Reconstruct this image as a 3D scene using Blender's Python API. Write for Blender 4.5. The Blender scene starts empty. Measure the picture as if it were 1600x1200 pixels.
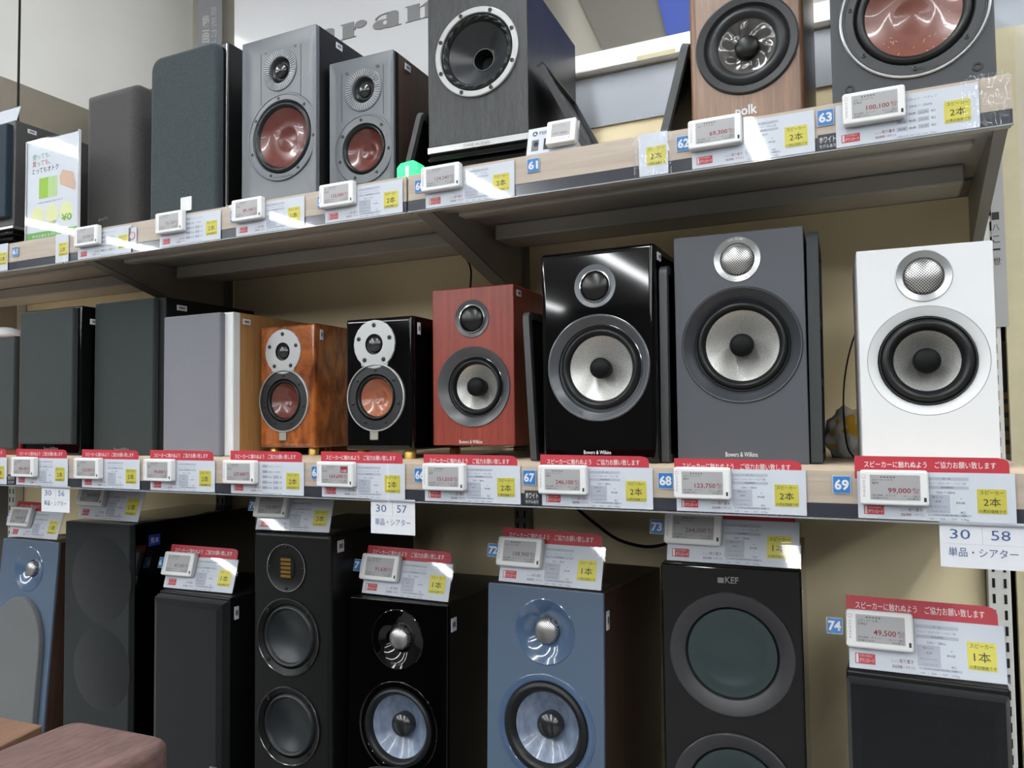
import bpy, bmesh, math, random
from mathutils import Vector, Matrix
from mathutils.geometry import delaunay_2d_cdt
from mathutils import noise as mnoise

random.seed(7)
sc = bpy.context.scene
COL = sc.collection
PI = math.pi

# ------------------------------------------------------------------ camera
F_PX, YAW, PITCH, ROLL = 1222.0, 0.44251, 0.04478, -0.01210     # focal length in pixels of a 1600 px wide frame
EYE = Vector((0.0, 0.0, 1.5))
_f = Vector((-math.sin(YAW) * math.cos(PITCH), math.cos(YAW) * math.cos(PITCH), math.sin(PITCH)))
_r = Vector((math.cos(YAW), math.sin(YAW), 0))
_u = _r.cross(_f)
RIGHT = math.cos(ROLL) * _r + math.sin(ROLL) * _u
UP = -math.sin(ROLL) * _r + math.cos(ROLL) * _u
FWD = _f
cam_data = bpy.data.cameras.new('camera')
cam_data.sensor_width = 36.0
cam_data.lens = F_PX * 36.0 / 1600.0
cam_data.clip_start = 0.02
cam = bpy.data.objects.new('camera', cam_data)
m4 = Matrix.Identity(4)
for i in range(3):
    m4[i][0], m4[i][1], m4[i][2], m4[i][3] = RIGHT[i], UP[i], -FWD[i], EYE[i]
cam.matrix_world = m4
COL.objects.link(cam)
sc.camera = cam

# ------------------------------------------------------------------ world, exposure
world = bpy.data.worlds.new('world')
sc.world = world
world.use_nodes = True
world.node_tree.nodes['Background'].inputs[0].default_value = (0.8, 0.85, 0.9, 1)
world.node_tree.nodes['Background'].inputs[1].default_value = 0.05
sc.view_settings.view_transform = 'Standard'
sc.view_settings.look = 'None'
sc.view_settings.gamma = 1.0
sc.view_settings.use_curve_mapping = False
sc.view_settings.exposure = 0.68
LAMP_STRENGTH = 25.0
CEILING_Z = 3.2
LAMP_ROWS = (-6.2, -4.35, -2.5, -0.65, 1.2, 3.05)                # fluorescent rows run from the aisle towards the shelf wall


def ray(px, py):
    return FWD + RIGHT * ((px - 800) / F_PX) - UP * ((py - 600) / F_PX)


def P(px, py, D=None, z=None):
    """world point seen in direction (px, py) on the upright plane at distance D or on the level plane at height z"""
    d = ray(px, py)
    t = D / d.y if z is None else (z - EYE.z) / d.z
    return EYE + d * t


# ------------------------------------------------------------------ materials
MATS = {}


FULL = {'wall_white', 'panel_beige', 'shelf_metal_grey', 'shelf_metal_dark', 'floor_vinyl', 'ceiling_tile', 'deck_wood', 'upright_grey', 'upright_white'}


def alb(name, c):
    """surface colour: a shade below the sRGB value unless it belongs to the building"""
    return tuple(x * (1.0 if name in FULL else 0.71) for x in lin(c))


def lin(c):
    return tuple(((x / 255) / 12.92 if x / 255 <= 0.04045 else ((x / 255 + 0.055) / 1.055) ** 2.4) for x in c)


def _new(name):
    m = bpy.data.materials.new(name)
    m.use_nodes = True
    nt = m.node_tree
    return m, nt, nt.nodes['Principled BSDF']


def _coords(nt, scale):
    tc = nt.nodes.new('ShaderNodeTexCoord')
    mp = nt.nodes.new('ShaderNodeMapping')
    mp.inputs['Scale'].default_value = scale
    nt.links.new(tc.outputs['Object'], mp.inputs['Vector'])
    return mp.outputs['Vector']


def _noise(nt, vec, scale, detail=3, rough=0.5, dist=0.0):
    n = nt.nodes.new('ShaderNodeTexNoise')
    n.inputs['Scale'].default_value = scale
    n.inputs['Detail'].default_value = detail
    n.inputs['Roughness'].default_value = rough
    n.inputs['Distortion'].default_value = dist
    nt.links.new(vec, n.inputs['Vector'])
    return n.outputs['Fac']


def _ramp(nt, fac, stops):
    r = nt.nodes.new('ShaderNodeValToRGB')
    while len(r.color_ramp.elements) < len(stops):
        r.color_ramp.elements.new(0.5)
    for e, (p, c) in zip(r.color_ramp.elements, stops):
        e.position = p
        e.color = (*c, 1)
    nt.links.new(fac, r.inputs['Fac'])
    return r.outputs['Color']


def _bump(nt, b, fac, strength, dist):
    n = nt.nodes.new('ShaderNodeBump')
    n.inputs['Strength'].default_value = strength
    n.inputs['Distance'].default_value = dist
    nt.links.new(fac, n.inputs['Height'])
    nt.links.new(n.outputs['Normal'], b.inputs['Normal'])


def mat(name, col, rough=0.5, metal=0.0, coat=0.0, var=0.0, scale=40, stretch=(1, 1, 1), bump=0.0, spec=0.5):
    if name in MATS:
        return MATS[name]
    m, nt, b = _new(name)
    c = alb(name, col)
    b.inputs['Base Color'].default_value = (*c, 1)
    b.inputs['Roughness'].default_value = rough
    b.inputs['Metallic'].default_value = metal
    b.inputs['Coat Weight'].default_value = coat
    b.inputs['Coat Roughness'].default_value = 0.04
    b.inputs['Specular IOR Level'].default_value = spec
    if var or bump:
        v = _coords(nt, stretch)
        n = _noise(nt, v, scale)
        if var:
            nt.links.new(_ramp(nt, n, [(0.3, tuple(x * (1 - var) for x in c)), (0.7, tuple(min(1, x * (1 + var)) for x in c))]), b.inputs['Base Color'])
        if bump:
            _bump(nt, b, n, bump, 0.001)
    MATS[name] = m
    return m


def wood(name, dark, light, stretch=(30, 30, 2), scale=3, rough=0.4, coat=0.0, dist=0.6, fine=0.25):
    if name in MATS:
        return MATS[name]
    m, nt, b = _new(name)
    v = _coords(nt, stretch)
    n1 = _noise(nt, v, scale, 4, 0.6, dist)
    v2 = _coords(nt, tuple(s * 6 for s in stretch))
    n2 = _noise(nt, v2, scale, 2, 0.5, 0.1)
    c1, c2 = alb(name, dark), alb(name, light)
    col = _ramp(nt, n1, [(0.3, c1), (0.68, c2)])
    mix = nt.nodes.new('ShaderNodeMixRGB')
    mix.blend_type = 'MULTIPLY'
    mix.inputs['Fac'].default_value = fine
    nt.links.new(col, mix.inputs['Color1'])
    nt.links.new(_ramp(nt, n2, [(0.35, (0.25, 0.25, 0.25)), (0.6, (1, 1, 1))]), mix.inputs['Color2'])
    nt.links.new(mix.outputs['Color'], b.inputs['Base Color'])
    b.inputs['Roughness'].default_value = rough
    b.inputs['Coat Weight'].default_value = coat
    b.inputs['Coat Roughness'].default_value = 0.03
    MATS[name] = m
    return m


def fabric(name, col, var=0.35):
    if name in MATS:
        return MATS[name]
    m, nt, b = _new(name)
    c = alb(name, col)
    v = _coords(nt, (1, 1, 1.6))
    n = _noise(nt, v, 420, 2, 0.7)
    nt.links.new(_ramp(nt, n, [(0.3, tuple(x * (1 - var) for x in c)), (0.7, tuple(x * (1 + var) for x in c))]), b.inputs['Base Color'])
    b.inputs['Roughness'].default_value = 0.95
    b.inputs['Specular IOR Level'].default_value = 0.15
    b.inputs['Sheen Weight'].default_value = 0.15
    _bump(nt, b, n, 0.7, 0.0008)
    MATS[name] = m
    return m


def perforated(name, col, hole, pitch, metal=0.9, rough=0.35, radius=0.33):
    """sheet metal punched with staggered round holes"""
    if name in MATS:
        return MATS[name]
    m, nt, b = _new(name)
    tc = nt.nodes.new('ShaderNodeTexCoord')
    sp = nt.nodes.new('ShaderNodeSeparateXYZ')
    nt.links.new(tc.outputs['Object'], sp.inputs[0])
    cb = nt.nodes.new('ShaderNodeCombineXYZ')
    for k, op in ((0, 'ADD'), (1, 'SUBTRACT')):
        mm = nt.nodes.new('ShaderNodeMath')
        mm.operation = op
        nt.links.new(sp.outputs[0], mm.inputs[0])
        nt.links.new(sp.outputs[2], mm.inputs[1])
        nt.links.new(mm.outputs[0], cb.inputs[k])
    vo = nt.nodes.new('ShaderNodeTexVoronoi')
    vo.inputs['Scale'].default_value = 1 / pitch
    vo.inputs['Randomness'].default_value = 0
    nt.links.new(cb.outputs[0], vo.inputs['Vector'])
    nt.links.new(_ramp(nt, vo.outputs['Distance'], [(radius, lin(hole)), (radius + 0.06, lin(col))]), b.inputs['Base Color'])
    mr = nt.nodes.new('ShaderNodeMath')
    mr.operation = 'GREATER_THAN'
    mr.inputs[1].default_value = radius
    nt.links.new(vo.outputs['Distance'], mr.inputs[0])
    mu = nt.nodes.new('ShaderNodeMath')
    mu.operation = 'MULTIPLY'
    mu.inputs[1].default_value = metal
    nt.links.new(mr.outputs[0], mu.inputs[0])
    nt.links.new(mu.outputs[0], b.inputs['Metallic'])
    b.inputs['Roughness'].default_value = rough
    MATS[name] = m
    return m


def clear(name, tint=(0.97, 0.98, 0.99)):
    """thin clear acrylic: mostly transparent with a mirror-like gloss"""
    if name in MATS:
        return MATS[name]
    m, nt, b = _new(name)
    nt.nodes.remove(b)
    out = nt.nodes['Material Output']
    tr = nt.nodes.new('ShaderNodeBsdfTransparent')
    tr.inputs[0].default_value = (*tint, 1)
    gl = nt.nodes.new('ShaderNodeBsdfGlossy')
    gl.inputs['Roughness'].default_value = 0.03
    fr = nt.nodes.new('ShaderNodeFresnel')
    fr.inputs['IOR'].default_value = 1.4
    mx = nt.nodes.new('ShaderNodeMixShader')
    ge = nt.nodes.new('ShaderNodeNewGeometry')
    iv = nt.nodes.new('ShaderNodeMath')
    iv.operation = 'SUBTRACT'
    iv.inputs[0].default_value = 1.0
    nt.links.new(ge.outputs['Backfacing'], iv.inputs[1])
    mu = nt.nodes.new('ShaderNodeMath')
    mu.operation = 'MULTIPLY'
    nt.links.new(fr.outputs[0], mu.inputs[0])
    nt.links.new(iv.outputs[0], mu.inputs[1])
    nt.links.new(mu.outputs[0], mx.inputs[0])
    nt.links.new(tr.outputs[0], mx.inputs[1])
    nt.links.new(gl.outputs[0], mx.inputs[2])
    nt.links.new(mx.outputs[0], out.inputs['Surface'])
    MATS[name] = m
    return m


def emit(name, col, strength):
    if name in MATS:
        return MATS[name]
    m, nt, b = _new(name)
    b.inputs['Base Color'].default_value = (*col, 1)
    b.inputs['Emission Color'].default_value = (*col, 1)
    b.inputs['Emission Strength'].default_value = strength
    MATS[name] = m
    return m


# setting
WALL_WHITE = mat('wall_white', (246, 246, 242), 0.8, var=0.03, scale=3)
WALL_BEIGE = mat('wall_beige', (222, 217, 203), 0.85, var=0.04, scale=2)
PANEL_BEIGE = mat('panel_beige', (248, 232, 192), 0.7, var=0.05, scale=4, stretch=(1, 1, 0.4))
PANEL_BLUEGREY = mat('panel_bluegrey', (196, 203, 214), 0.6)
PANEL_SHADED = mat('panel_shaded', (92, 88, 80), 0.8)  # back panel in the far bays, its shade put into the colour
CREAM = mat('cream_board', (236, 228, 203), 0.6, var=0.03, scale=5)
CREAM_EDGE = mat('cream_tape', (234, 224, 186), 0.5, var=0.05, scale=30)
STORE_FAR = mat('store_far', (84, 84, 84), 0.8, var=0.3, scale=1.5)
FLOOR = mat('floor_vinyl', (122, 121, 118), 0.45, var=0.05, scale=2)
CEIL = mat('ceiling_tile', (232, 232, 228), 0.9)
SHELF_GREY = mat('shelf_metal_grey', (162, 157, 149), 0.45, var=0.03, scale=8)
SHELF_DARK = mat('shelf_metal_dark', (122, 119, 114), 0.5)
UPRIGHT = mat('upright_white', (222, 222, 218), 0.4)
UPRIGHT_GREY = mat('upright_grey', (120, 118, 112), 0.5)
SLOT = mat('slot_black', (10, 10, 10), 0.8)
RAILWOOD = wood('rail_wood', (196, 175, 155), (214, 197, 178), stretch=(1.5, 20, 40), scale=2, rough=0.45, fine=0.08)
RAILDARK = mat('rail_dark', (66, 66, 74), 0.15, coat=0.4)
CLEAR = clear('clear_acrylic')
# speakers
BLACK_GLOSS = mat('black_piano', (4, 4, 5), 0.05, spec=0.42)
BLACK_SATIN = mat('black_satin', (15, 16, 17), 0.38, spec=0.3)
BLACK_MATTE = mat('black_matte', (14, 14, 15), 0.6, spec=0.25)
RUBBER = mat('rubber_black', (22, 24, 26), 0.42, spec=0.35)
RUBBER2 = mat('rubber_grey', (36, 39, 42), 0.45, spec=0.35)
GREY_BAFFLE = mat('grey_baffle', (98, 103, 110), 0.42)
ANTHRACITE = mat('anthracite', (74, 78, 86), 0.5)
WHITE_SATIN = mat('white_satin', (232, 235, 238), 0.4)
CHROME = mat('chrome', (225, 228, 232), 0.12, metal=1)
ALU = mat('aluminium', (196, 198, 200), 0.32, metal=0.85)
SILVER = mat('silver_paint', (190, 192, 193), 0.35, metal=0.4)
GOLD = mat('gold', (224, 186, 96), 0.3, metal=0.65)
STEEL = mat('steel', (120, 122, 126), 0.35, metal=0.9)
SCREW = mat('screw_black', (16, 17, 18), 0.35)
CONE_RED = mat('cone_red', (104, 50, 44), 0.3, coat=0.35, var=0.12, scale=60)
CONE_ORANGE = mat('cone_orange', (164, 98, 70), 0.28, coat=0.4, var=0.06, scale=50)
CONE_BLACK = mat('cone_black', (34, 38, 41), 0.38)
CONE_SILVER = mat('cone_silver', (206, 206, 202), 0.36, metal=0.65, var=0.25, scale=700, bump=0.35)
CONE_SLATE = mat('cone_slate', (120, 134, 158), 0.3, coat=0.3, var=0.3, scale=90, stretch=(1, 1, 0.5))
CONE_TURBINE = mat('cone_turbine', (78, 76, 74), 0.18, coat=0.5)
DOME_BLACK = mat('dome_black', (40, 42, 45), 0.22, coat=0.4)
MESH_SILVER = perforated('mesh_silver', (205, 205, 203), (40, 40, 42), 0.0038)
MESH_BLACK = perforated('mesh_black', (22, 22, 24), (2, 2, 2), 0.0032, metal=0.2, rough=0.3)
PLUG = mat('plug_black', (14, 15, 16), 0.55, spec=0.15)
KEF_DISC = mat('graphite_disc', (70, 84, 86), 0.28, metal=0.6)
KEF_RING = mat('graphite_ring', (52, 52, 55), 0.4)
ROSENUT = wood('rosenut', (132, 46, 34), (158, 66, 48), stretch=(60, 60, 2.2), scale=2.2, rough=0.35, fine=0.25)
BURL = wood('walnut_burl', (96, 42, 18), (196, 112, 52), stretch=(9, 9, 4), scale=2.4, rough=0.12, coat=1.0, dist=1.6, fine=0.12)
WALNUT = wood('walnut', (118, 86, 64), (146, 112, 86), stretch=(70, 70, 2.5), scale=2, rough=0.35, fine=0.3)
WALNUT_DARK = wood('walnut_dark', (62, 44, 35), (86, 62, 49), stretch=(70, 70, 2.5), scale=2, rough=0.45, fine=0.3)
OAK = wood('oak', (170, 124, 74), (192, 146, 92), stretch=(70, 70, 2.5), scale=2, rough=0.4, fine=0.22)
BLACK_ASH = wood('black_ash', (30, 32, 35), (62, 65, 69), stretch=(55, 55, 5), scale=2.6, rough=0.42, dist=1.2, fine=0.7)
BLUE_GREY = mat('chora_blue', (86, 104, 126), 0.45)
BLUE_GLOSS = mat('chora_blue_gloss', (80, 102, 132), 0.12, coat=0.8)
BROWN_OAK = wood('brown_oak', (108, 84, 80), (136, 107, 102), stretch=(18, 3, 8), scale=2.5, rough=0.45, dist=2.0, fine=0.4)
TAN_WOOD = wood('tan_wood', (122, 90, 70), (140, 106, 84), stretch=(30, 2, 10), scale=2, rough=0.5, fine=0.2)
FAB_CHARCOAL = fabric('fabric_charcoal', (78, 77, 77))
FAB_GREEN = fabric('fabric_greenblack', (58, 68, 72))
FAB_DARKGREEN = fabric('fabric_darkgreen', (48, 56, 56))
FAB_BLACK = fabric('fabric_black', (19, 22, 25))
FAB_GREY = fabric('fabric_grey', (128, 129, 138), 0.1)
FAB_TOWER = fabric('fabric_tower', (28, 32, 34))
FAB_BLUE = fabric('fabric_blueblack', (34, 50, 62))
FAB_ARCH = fabric('fabric_arch', (104, 106, 108), 0.15)
# print
PAPER = mat('paper_white', (226, 229, 236), 0.55)
PLASTIC_WHITE = mat('plastic_white', (235, 236, 237), 0.35)
EINK = mat('eink_grey', (168, 168, 170), 0.4)
INK = mat('ink_black', (38, 38, 42), 0.6)
INK_GREY = mat('ink_grey', (120, 122, 130), 0.6)
CELL = mat('print_cell', (196, 199, 210), 0.6)
INK_RED = mat('ink_red', (136, 20, 38), 0.6)
RED = mat('red_paper', (188, 40, 58), 0.5)
RED2 = mat('red_banner', (204, 58, 66), 0.5)
YELLOW = mat('yellow_sticker', (242, 228, 92), 0.55)
BLUE = mat('blue_sign', (46, 128, 200), 0.45)
BLUE_INK = mat('ink_blue', (58, 92, 138), 0.6)
BLUE_DEEP = mat('blue_poster', (6, 74, 196), 0.5)
SIGN_BLACK = mat('sign_black', (52, 52, 56), 0.5)
INK_WHITE = mat('ink_white', (245, 245, 245), 0.6)
GREEN_INK = mat('ink_green', (104, 178, 70), 0.6)
LIME = mat('ink_lime', (160, 206, 40), 0.6)
LEMON = mat('ink_lemon', (240, 240, 176), 0.6)
SKIN_INK = mat('ink_skin', (226, 186, 160), 0.6)
TAN_PANEL = mat('tan_panel', (150, 146, 136), 0.7)
MARK_GREY = mat('mark_grey', (116, 116, 116), 0.5)
BOARD_WHITE = mat('board_white', (196, 197, 200), 0.35, coat=0.2)


# ------------------------------------------------------------------ mesh helpers
class MB:
    def __init__(self):
        self.v, self.f = [], []
        self.flat_y = None

    def add(self, verts, faces):
        n = len(self.v)
        self.v += [tuple(p) for p in verts]
        self.f += [tuple(i + n for i in f) for f in faces]
        return self

    def box(self, x0, x1, y0, y1, z0, z1):
        return self.add([(x0, y0, z0), (x1, y0, z0), (x1, y1, z0), (x0, y1, z0), (x0, y0, z1), (x1, y0, z1), (x1, y1, z1), (x0, y1, z1)],
                        [(0, 3, 2, 1), (4, 5, 6, 7), (0, 1, 5, 4), (1, 2, 6, 5), (2, 3, 7, 6), (3, 0, 4, 7)])

    def lathe(self, prof, cx=0, cy=0, cz=0, seg=48, fn=None):
        """profile of (radius, y) turned about the y axis"""
        rings, vs, fs = [], [], []
        for r, y in prof:
            if r < 1e-6:
                rings.append([len(vs)])
                vs.append((cx, cy + y, cz))
            else:
                rings.append(list(range(len(vs), len(vs) + seg)))
                for k in range(seg):
                    a = 2 * PI * k / seg
                    dy = fn(r, a) if fn else 0
                    vs.append((cx + r * math.cos(a), cy + y + dy, cz + r * math.sin(a)))
        for A, B in zip(rings, rings[1:]):
            for k in range(seg):
                j = (k + 1) % seg
                if len(A) == 1 and len(B) == 1:
                    continue
                if len(B) == 1:
                    fs.append((A[k], A[j], B[0]))
                elif len(A) == 1:
                    fs.append((A[0], B[j], B[k]))
                else:
                    fs.append((A[k], A[j], B[j], B[k]))
        return self.add(vs, fs)

    def prism(self, pts, y0, y1):
        """outline of (x, z) extruded along y"""
        n = len(pts)
        vs = [(x, y0, z) for x, z in pts] + [(x, y1, z) for x, z in pts]
        fs = [tuple(range(n)), tuple(range(2 * n - 1, n - 1, -1))] + [(i, i + n, (i + 1) % n + n, (i + 1) % n) for i in range(n)]
        return self.add(vs, fs)

    def hprism(self, pts, z0, z1):
        """outline of (x, y) extruded along z"""
        n = len(pts)
        vs = [(x, y, z0) for x, y in pts] + [(x, y, z1) for x, y in pts]
        fs = [tuple(range(n - 1, -1, -1)), tuple(range(n, 2 * n))] + [(i, (i + 1) % n, (i + 1) % n + n, i + n) for i in range(n)]
        return self.add(vs, fs)

    def hexa(self, p, q):
        """two quads p and q joined into a solid"""
        return self.add(list(p) + list(q), [(0, 1, 2, 3), (7, 6, 5, 4), (0, 4, 5, 1), (1, 5, 6, 2), (2, 6, 7, 3), (3, 7, 4, 0)])

    def tube(self, pts, r, seg=8):
        pts = [Vector(p) for p in pts]
        vs, fs = [], []
        for i, p in enumerate(pts):
            t = (pts[min(i + 1, len(pts) - 1)] - pts[max(i - 1, 0)]).normalized()
            a = t.cross(Vector((0.31, 0.2, 0.9))).normalized()
            b = t.cross(a)
            for k in range(seg):
                w = 2 * PI * k / seg
                vs.append(p + a * (r * math.cos(w)) + b * (r * math.sin(w)))
        for i in range(len(pts) - 1):
            for k in range(seg):
                j = (k + 1) % seg
                fs.append((i * seg + k, i * seg + j, (i + 1) * seg + j, (i + 1) * seg + k))
        fs.append(tuple(range(seg)))
        fs.append(tuple(range((len(pts) - 1) * seg, len(pts) * seg)))
        return self.add(vs, fs)

    def mesh(self, name, material, bevel=0.0, seg=2, smooth=35, weld=True):
        me = bpy.data.meshes.new(name)
        me.from_pydata(self.v, [], self.f)
        if weld or bevel:
            bm = bmesh.new()
            bm.from_mesh(me)
            bmesh.ops.remove_doubles(bm, verts=bm.verts, dist=1e-6)
            bmesh.ops.recalc_face_normals(bm, faces=bm.faces)
            if bevel:
                es = [e for e in bm.edges if len(e.link_faces) == 2 and e.calc_face_angle(0) > 0.6]
                bmesh.ops.bevel(bm, geom=es, offset=bevel, segments=seg, affect='EDGES', profile=0.5, clamp_overlap=True)
            bm.to_mesh(me)
            bm.free()
        me.materials.append(material)
        me.shade_smooth()
        me.set_sharp_from_angle(angle=math.radians(smooth))
        if self.flat_y is not None:
            for p in me.polygons:
                if all(abs(me.vertices[i].co.y - self.flat_y) < 1e-6 for i in p.vertices):
                    p.use_smooth = False
        elif bevel:
            lim = bevel * bevel * 30
            for p in me.polygons:
                if p.area > lim:
                    p.use_smooth = False
        return me

    def build(self, name, material, parent=None, loc=(0, 0, 0), rot=None, **kw):
        return link(name, self.mesh(name, material, **kw), parent, loc, rot)


def link(name, me, parent=None, loc=(0, 0, 0), rot=None):
    o = bpy.data.objects.new(name, me)
    COL.objects.link(o)
    o.location = loc
    if rot:
        o.rotation_euler = rot
    if parent:
        o.parent = parent
    return o


def tag(o, label, cat, group=None):
    o['label'], o['category'] = label, cat
    if group:
        o['group'] = group
    return o


def struct(o):
    o['kind'] = 'structure'
    return o


def empty(name, loc=(0, 0, 0), rot=None):
    return link(name, None, None, loc, rot)


def rrect(w, h, r, n=5, cx=0.0, cz=0.0):
    """rounded rectangle outline, r one radius or four (bottom-right, top-right, top-left, bottom-left)"""
    rs = r if isinstance(r, (tuple, list)) else (r,) * 4
    out = []
    for (sx, sz), a0, q in zip(((1, -1), (1, 1), (-1, 1), (-1, -1)), (-PI / 2, 0, PI / 2, PI), rs):
        q = max(q, 1e-5)
        for k in range(n + 1):
            a = a0 + PI / 2 * k / n
            out.append((cx + sx * (w / 2 - q) + q * math.cos(a), cz + sz * (h / 2 - q) + q * math.sin(a)))
    return out


def shell(W, H, D, rc=0.002, b=0.003, holes=(), y0=0.0, warp=None, grid=(), nb=3, back=True):
    """cabinet or baffle: rounded front edge, round openings for the drivers; x centred, z from 0 to H"""
    mb = MB()
    rcs = rc if isinstance(rc, (tuple, list)) else (rc,) * 4
    rings = []
    for k in range(nb + 1):
        t = PI / 2 * k / nb
        ins = b * (1 - math.sin(t))
        rings.append(([(x, z) for x, z in rrect(W - 2 * ins, H - 2 * ins, [max(q - ins, 1e-4) for q in rcs], 5, 0, H / 2)], y0 + b * (1 - math.cos(t))))
    if D > b + 0.004:
        rings.append((rings[-1][0], y0 + b + 0.001))
    rings.append((rings[-1][0], y0 + D))
    n = len(rings[0][0])
    vs = [(x, y, z) for pts, y in rings for x, z in pts]
    fs = [(i * n + k, i * n + (k + 1) % n, (i + 1) * n + (k + 1) % n, (i + 1) * n + k) for i in range(len(rings) - 1) for k in range(n)]
    if back:
        fs.append(tuple(range((len(rings) - 1) * n, len(rings) * n)))
    mb.add(vs, fs)
    pts = list(rings[0][0])
    edges = [(i, (i + 1) % n) for i in range(n)]
    for cx, cz, r in holes:
        s = len(pts)
        pts += [(cx + r * math.cos(2 * PI * k / 40), cz + r * math.sin(2 * PI * k / 40)) for k in range(40)]
        edges += [(s + k, s + (k + 1) % 40) for k in range(40)]
    for gx in grid:
        for q in range(1, 12):
            z = H * q / 12
            if all((gx - cx) ** 2 + (z - cz) ** 2 > (r * 1.02) ** 2 for cx, cz, r in holes):
                pts.append((gx, z))
    v2, _, tri, *_ = delaunay_2d_cdt([Vector(p) for p in pts], edges, [], 0, 1e-7)
    good = []
    for f in tri:
        c = sum((v2[i] for i in f), Vector((0, 0))) / len(f)
        if any((c.x - cx) ** 2 + (c.y - cz) ** 2 < (r * math.cos(PI / 40) * 0.999) ** 2 for cx, cz, r in holes):
            continue
        good.append(tuple(f))
    mb.add([(v.x, y0, v.y) for v in v2], good)
    mb.flat_y = None if warp else y0
    if warp:
        mb.v = [(x, y + warp(x, z), z) for x, y, z in mb.v]
    return mb


TXT = {}


def txt(s, w, h, bold=0.0, keep=False):
    """lettering mesh in the xz plane facing -y, fitted into w x h from its lower left corner"""
    key = (s, round(w, 5), round(h, 5), bold, keep)
    if key in TXT:
        return TXT[key]
    c = bpy.data.curves.new('lettering', 'FONT')
    c.body = s
    c.resolution_u = 2
    c.offset = bold
    o = bpy.data.objects.new('lettering', c)
    me = bpy.data.meshes.new_from_object(o)
    bpy.data.objects.remove(o)
    bpy.data.curves.remove(c)
    xs = [v.co.x for v in me.vertices]
    zs = [v.co.y for v in me.vertices]
    x0, x1, z0, z1 = min(xs), max(xs), min(zs), max(zs)
    sx, sz = w / max(x1 - x0, 1e-6), h / max(z1 - z0, 1e-6)
    if keep:
        sx = sz = min(sx, sz)
    for v in me.vertices:
        v.co = ((v.co.x - x0) * sx, 0, (v.co.y - z0) * sz)
    TXT[key] = me
    me.materials.clear()
    return me


def lettering(parent, s, x, z, w, h, material, y=-0.0004, name='lettering', bold=0.0, rot=None, keep=False):
    key = ('m', s, round(w, 5), round(h, 5), bold, keep, material.name)
    if key not in TXT:
        me = txt(s, w, h, bold, keep).copy()
        me.materials.append(material)
        TXT[key] = me
    return link(name, TXT[key], parent, (x, y, z), rot)


def text_block(key, rows, material):
    """several printed lines joined into one flat print"""
    if key in TXT:
        return TXT[key]
    vs, fs = [], []
    for s, x, z, w, h in rows:
        me = txt(s, w, h)
        n = len(vs)
        vs += [(v.co.x + x, v.co.y, v.co.z + z) for v in me.vertices]
        fs += [tuple(i + n for i in p.vertices) for p in me.polygons]
    me = bpy.data.meshes.new(key)
    me.from_pydata(vs, [], fs)
    me.materials.append(material)
    TXT[key] = me
    return me


def flat(pts_list, y=0.0):
    mb = MB()
    for pts in pts_list:
        mb.add([(x, y, z) for x, z in pts], [tuple(range(len(pts)))])
    return mb


def rect(x0, x1, z0, z1):
    return [(x0, z0), (x1, z0), (x1, z1), (x0, z1)]


def disc(cx, cz, r, n=24):
    return [(cx + r * math.cos(2 * PI * k / n), cz + r * math.sin(2 * PI * k / n)) for k in range(n)]


# ------------------------------------------------------------------ the setting
WALL_D = 1.62                       # back of the shelving
TOP_D, MID_D = 1.14, 1.08           # front edges of the two shelves
TOP_Z, MID_Z = 1.5 + 0.424, 1.5 - 0.071
TOP_LIP, MID_LIP = 1.5 + 0.3165 * TOP_D, 1.5 - 0.1195 * MID_D
DECK_Z = 0.17
BAYS = (0.17, -0.735, -1.635, -2.535, -3.435)

struct(MB().box(-7.2, 5.2, -9.0, 2.1, -0.05, 0).build('floor', FLOOR))
struct(MB().box(-7.2, 5.2, -9.0, 2.1, CEILING_Z, CEILING_Z + 0.05).build('ceiling', CEIL))
struct(MB().box(-7.2, 5.2, 2.0, 2.1, 0, CEILING_Z).build('wall_back', WALL_BEIGE))
struct(MB().box(-7.25, -7.2, -9.0, 2.1, 0, CEILING_Z).build('wall_left', STORE_FAR))
struct(MB().box(5.2, 5.25, -9.0, 2.1, 0, CEILING_Z).build('wall_right', STORE_FAR))
struct(MB().box(-7.2, 5.2, -9.05, -9.0, 0, CEILING_Z).build('wall_front', STORE_FAR))
struct(MB().box(-5.0, -2.2, 1.0, 2.0, 1.5 + 0.975, CEILING_Z).build('wall_bulkhead', WALL_WHITE))

for i, x in enumerate(LAMP_ROWS):
    y0, y1 = -8.6, (0.9 if x < -2.3 else 1.2)
    t = empty('ceiling_lamp', (x, 0, CEILING_Z))
    MB().box(-0.09, 0.09, y0, y1, -0.05, 0).build('housing', WALL_WHITE, t)
    n = 12
    ys = [y0 + 0.02 + (y1 - y0 - 0.04) * (1 - (1 - q / n) ** 1.6) for q in range(n + 1)]       # finer sections near the shelves
    vs = [p for y in ys for p in ((-0.05, y, -0.05), (0.05, y, -0.05), (0.05, y, -0.075), (-0.05, y, -0.075))]
    fs = [(4 * q + k, 4 * q + (k + 1) % 4, 4 * q + 4 + (k + 1) % 4, 4 * q + 4 + k) for q in range(n) for k in range(4)] + [(0, 1, 2, 3), (4 * n + 3, 4 * n + 2, 4 * n + 1, 4 * n)]
    MB().add(vs, fs).build('tube', emit('lamp_glow', (0.96, 0.985, 1.0), LAMP_STRENGTH), t)
    tag(t, 'long white fluorescent ceiling lamp above the aisle, outside the picture', 'lamp', 'ceiling lamps')

# back panels of the shelving, bay by bay
for k in range(4):
    x1, x0 = BAYS[k] - 0.016, BAYS[k + 1] + 0.016
    struct(MB().box(x0, x1, WALL_D, WALL_D + 0.02, DECK_Z, 1.5 + 0.752).build('wall_panel', PANEL_BEIGE if k < 2 else (PANEL_BEIGE if k == 2 else PANEL_SHADED)))
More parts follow.
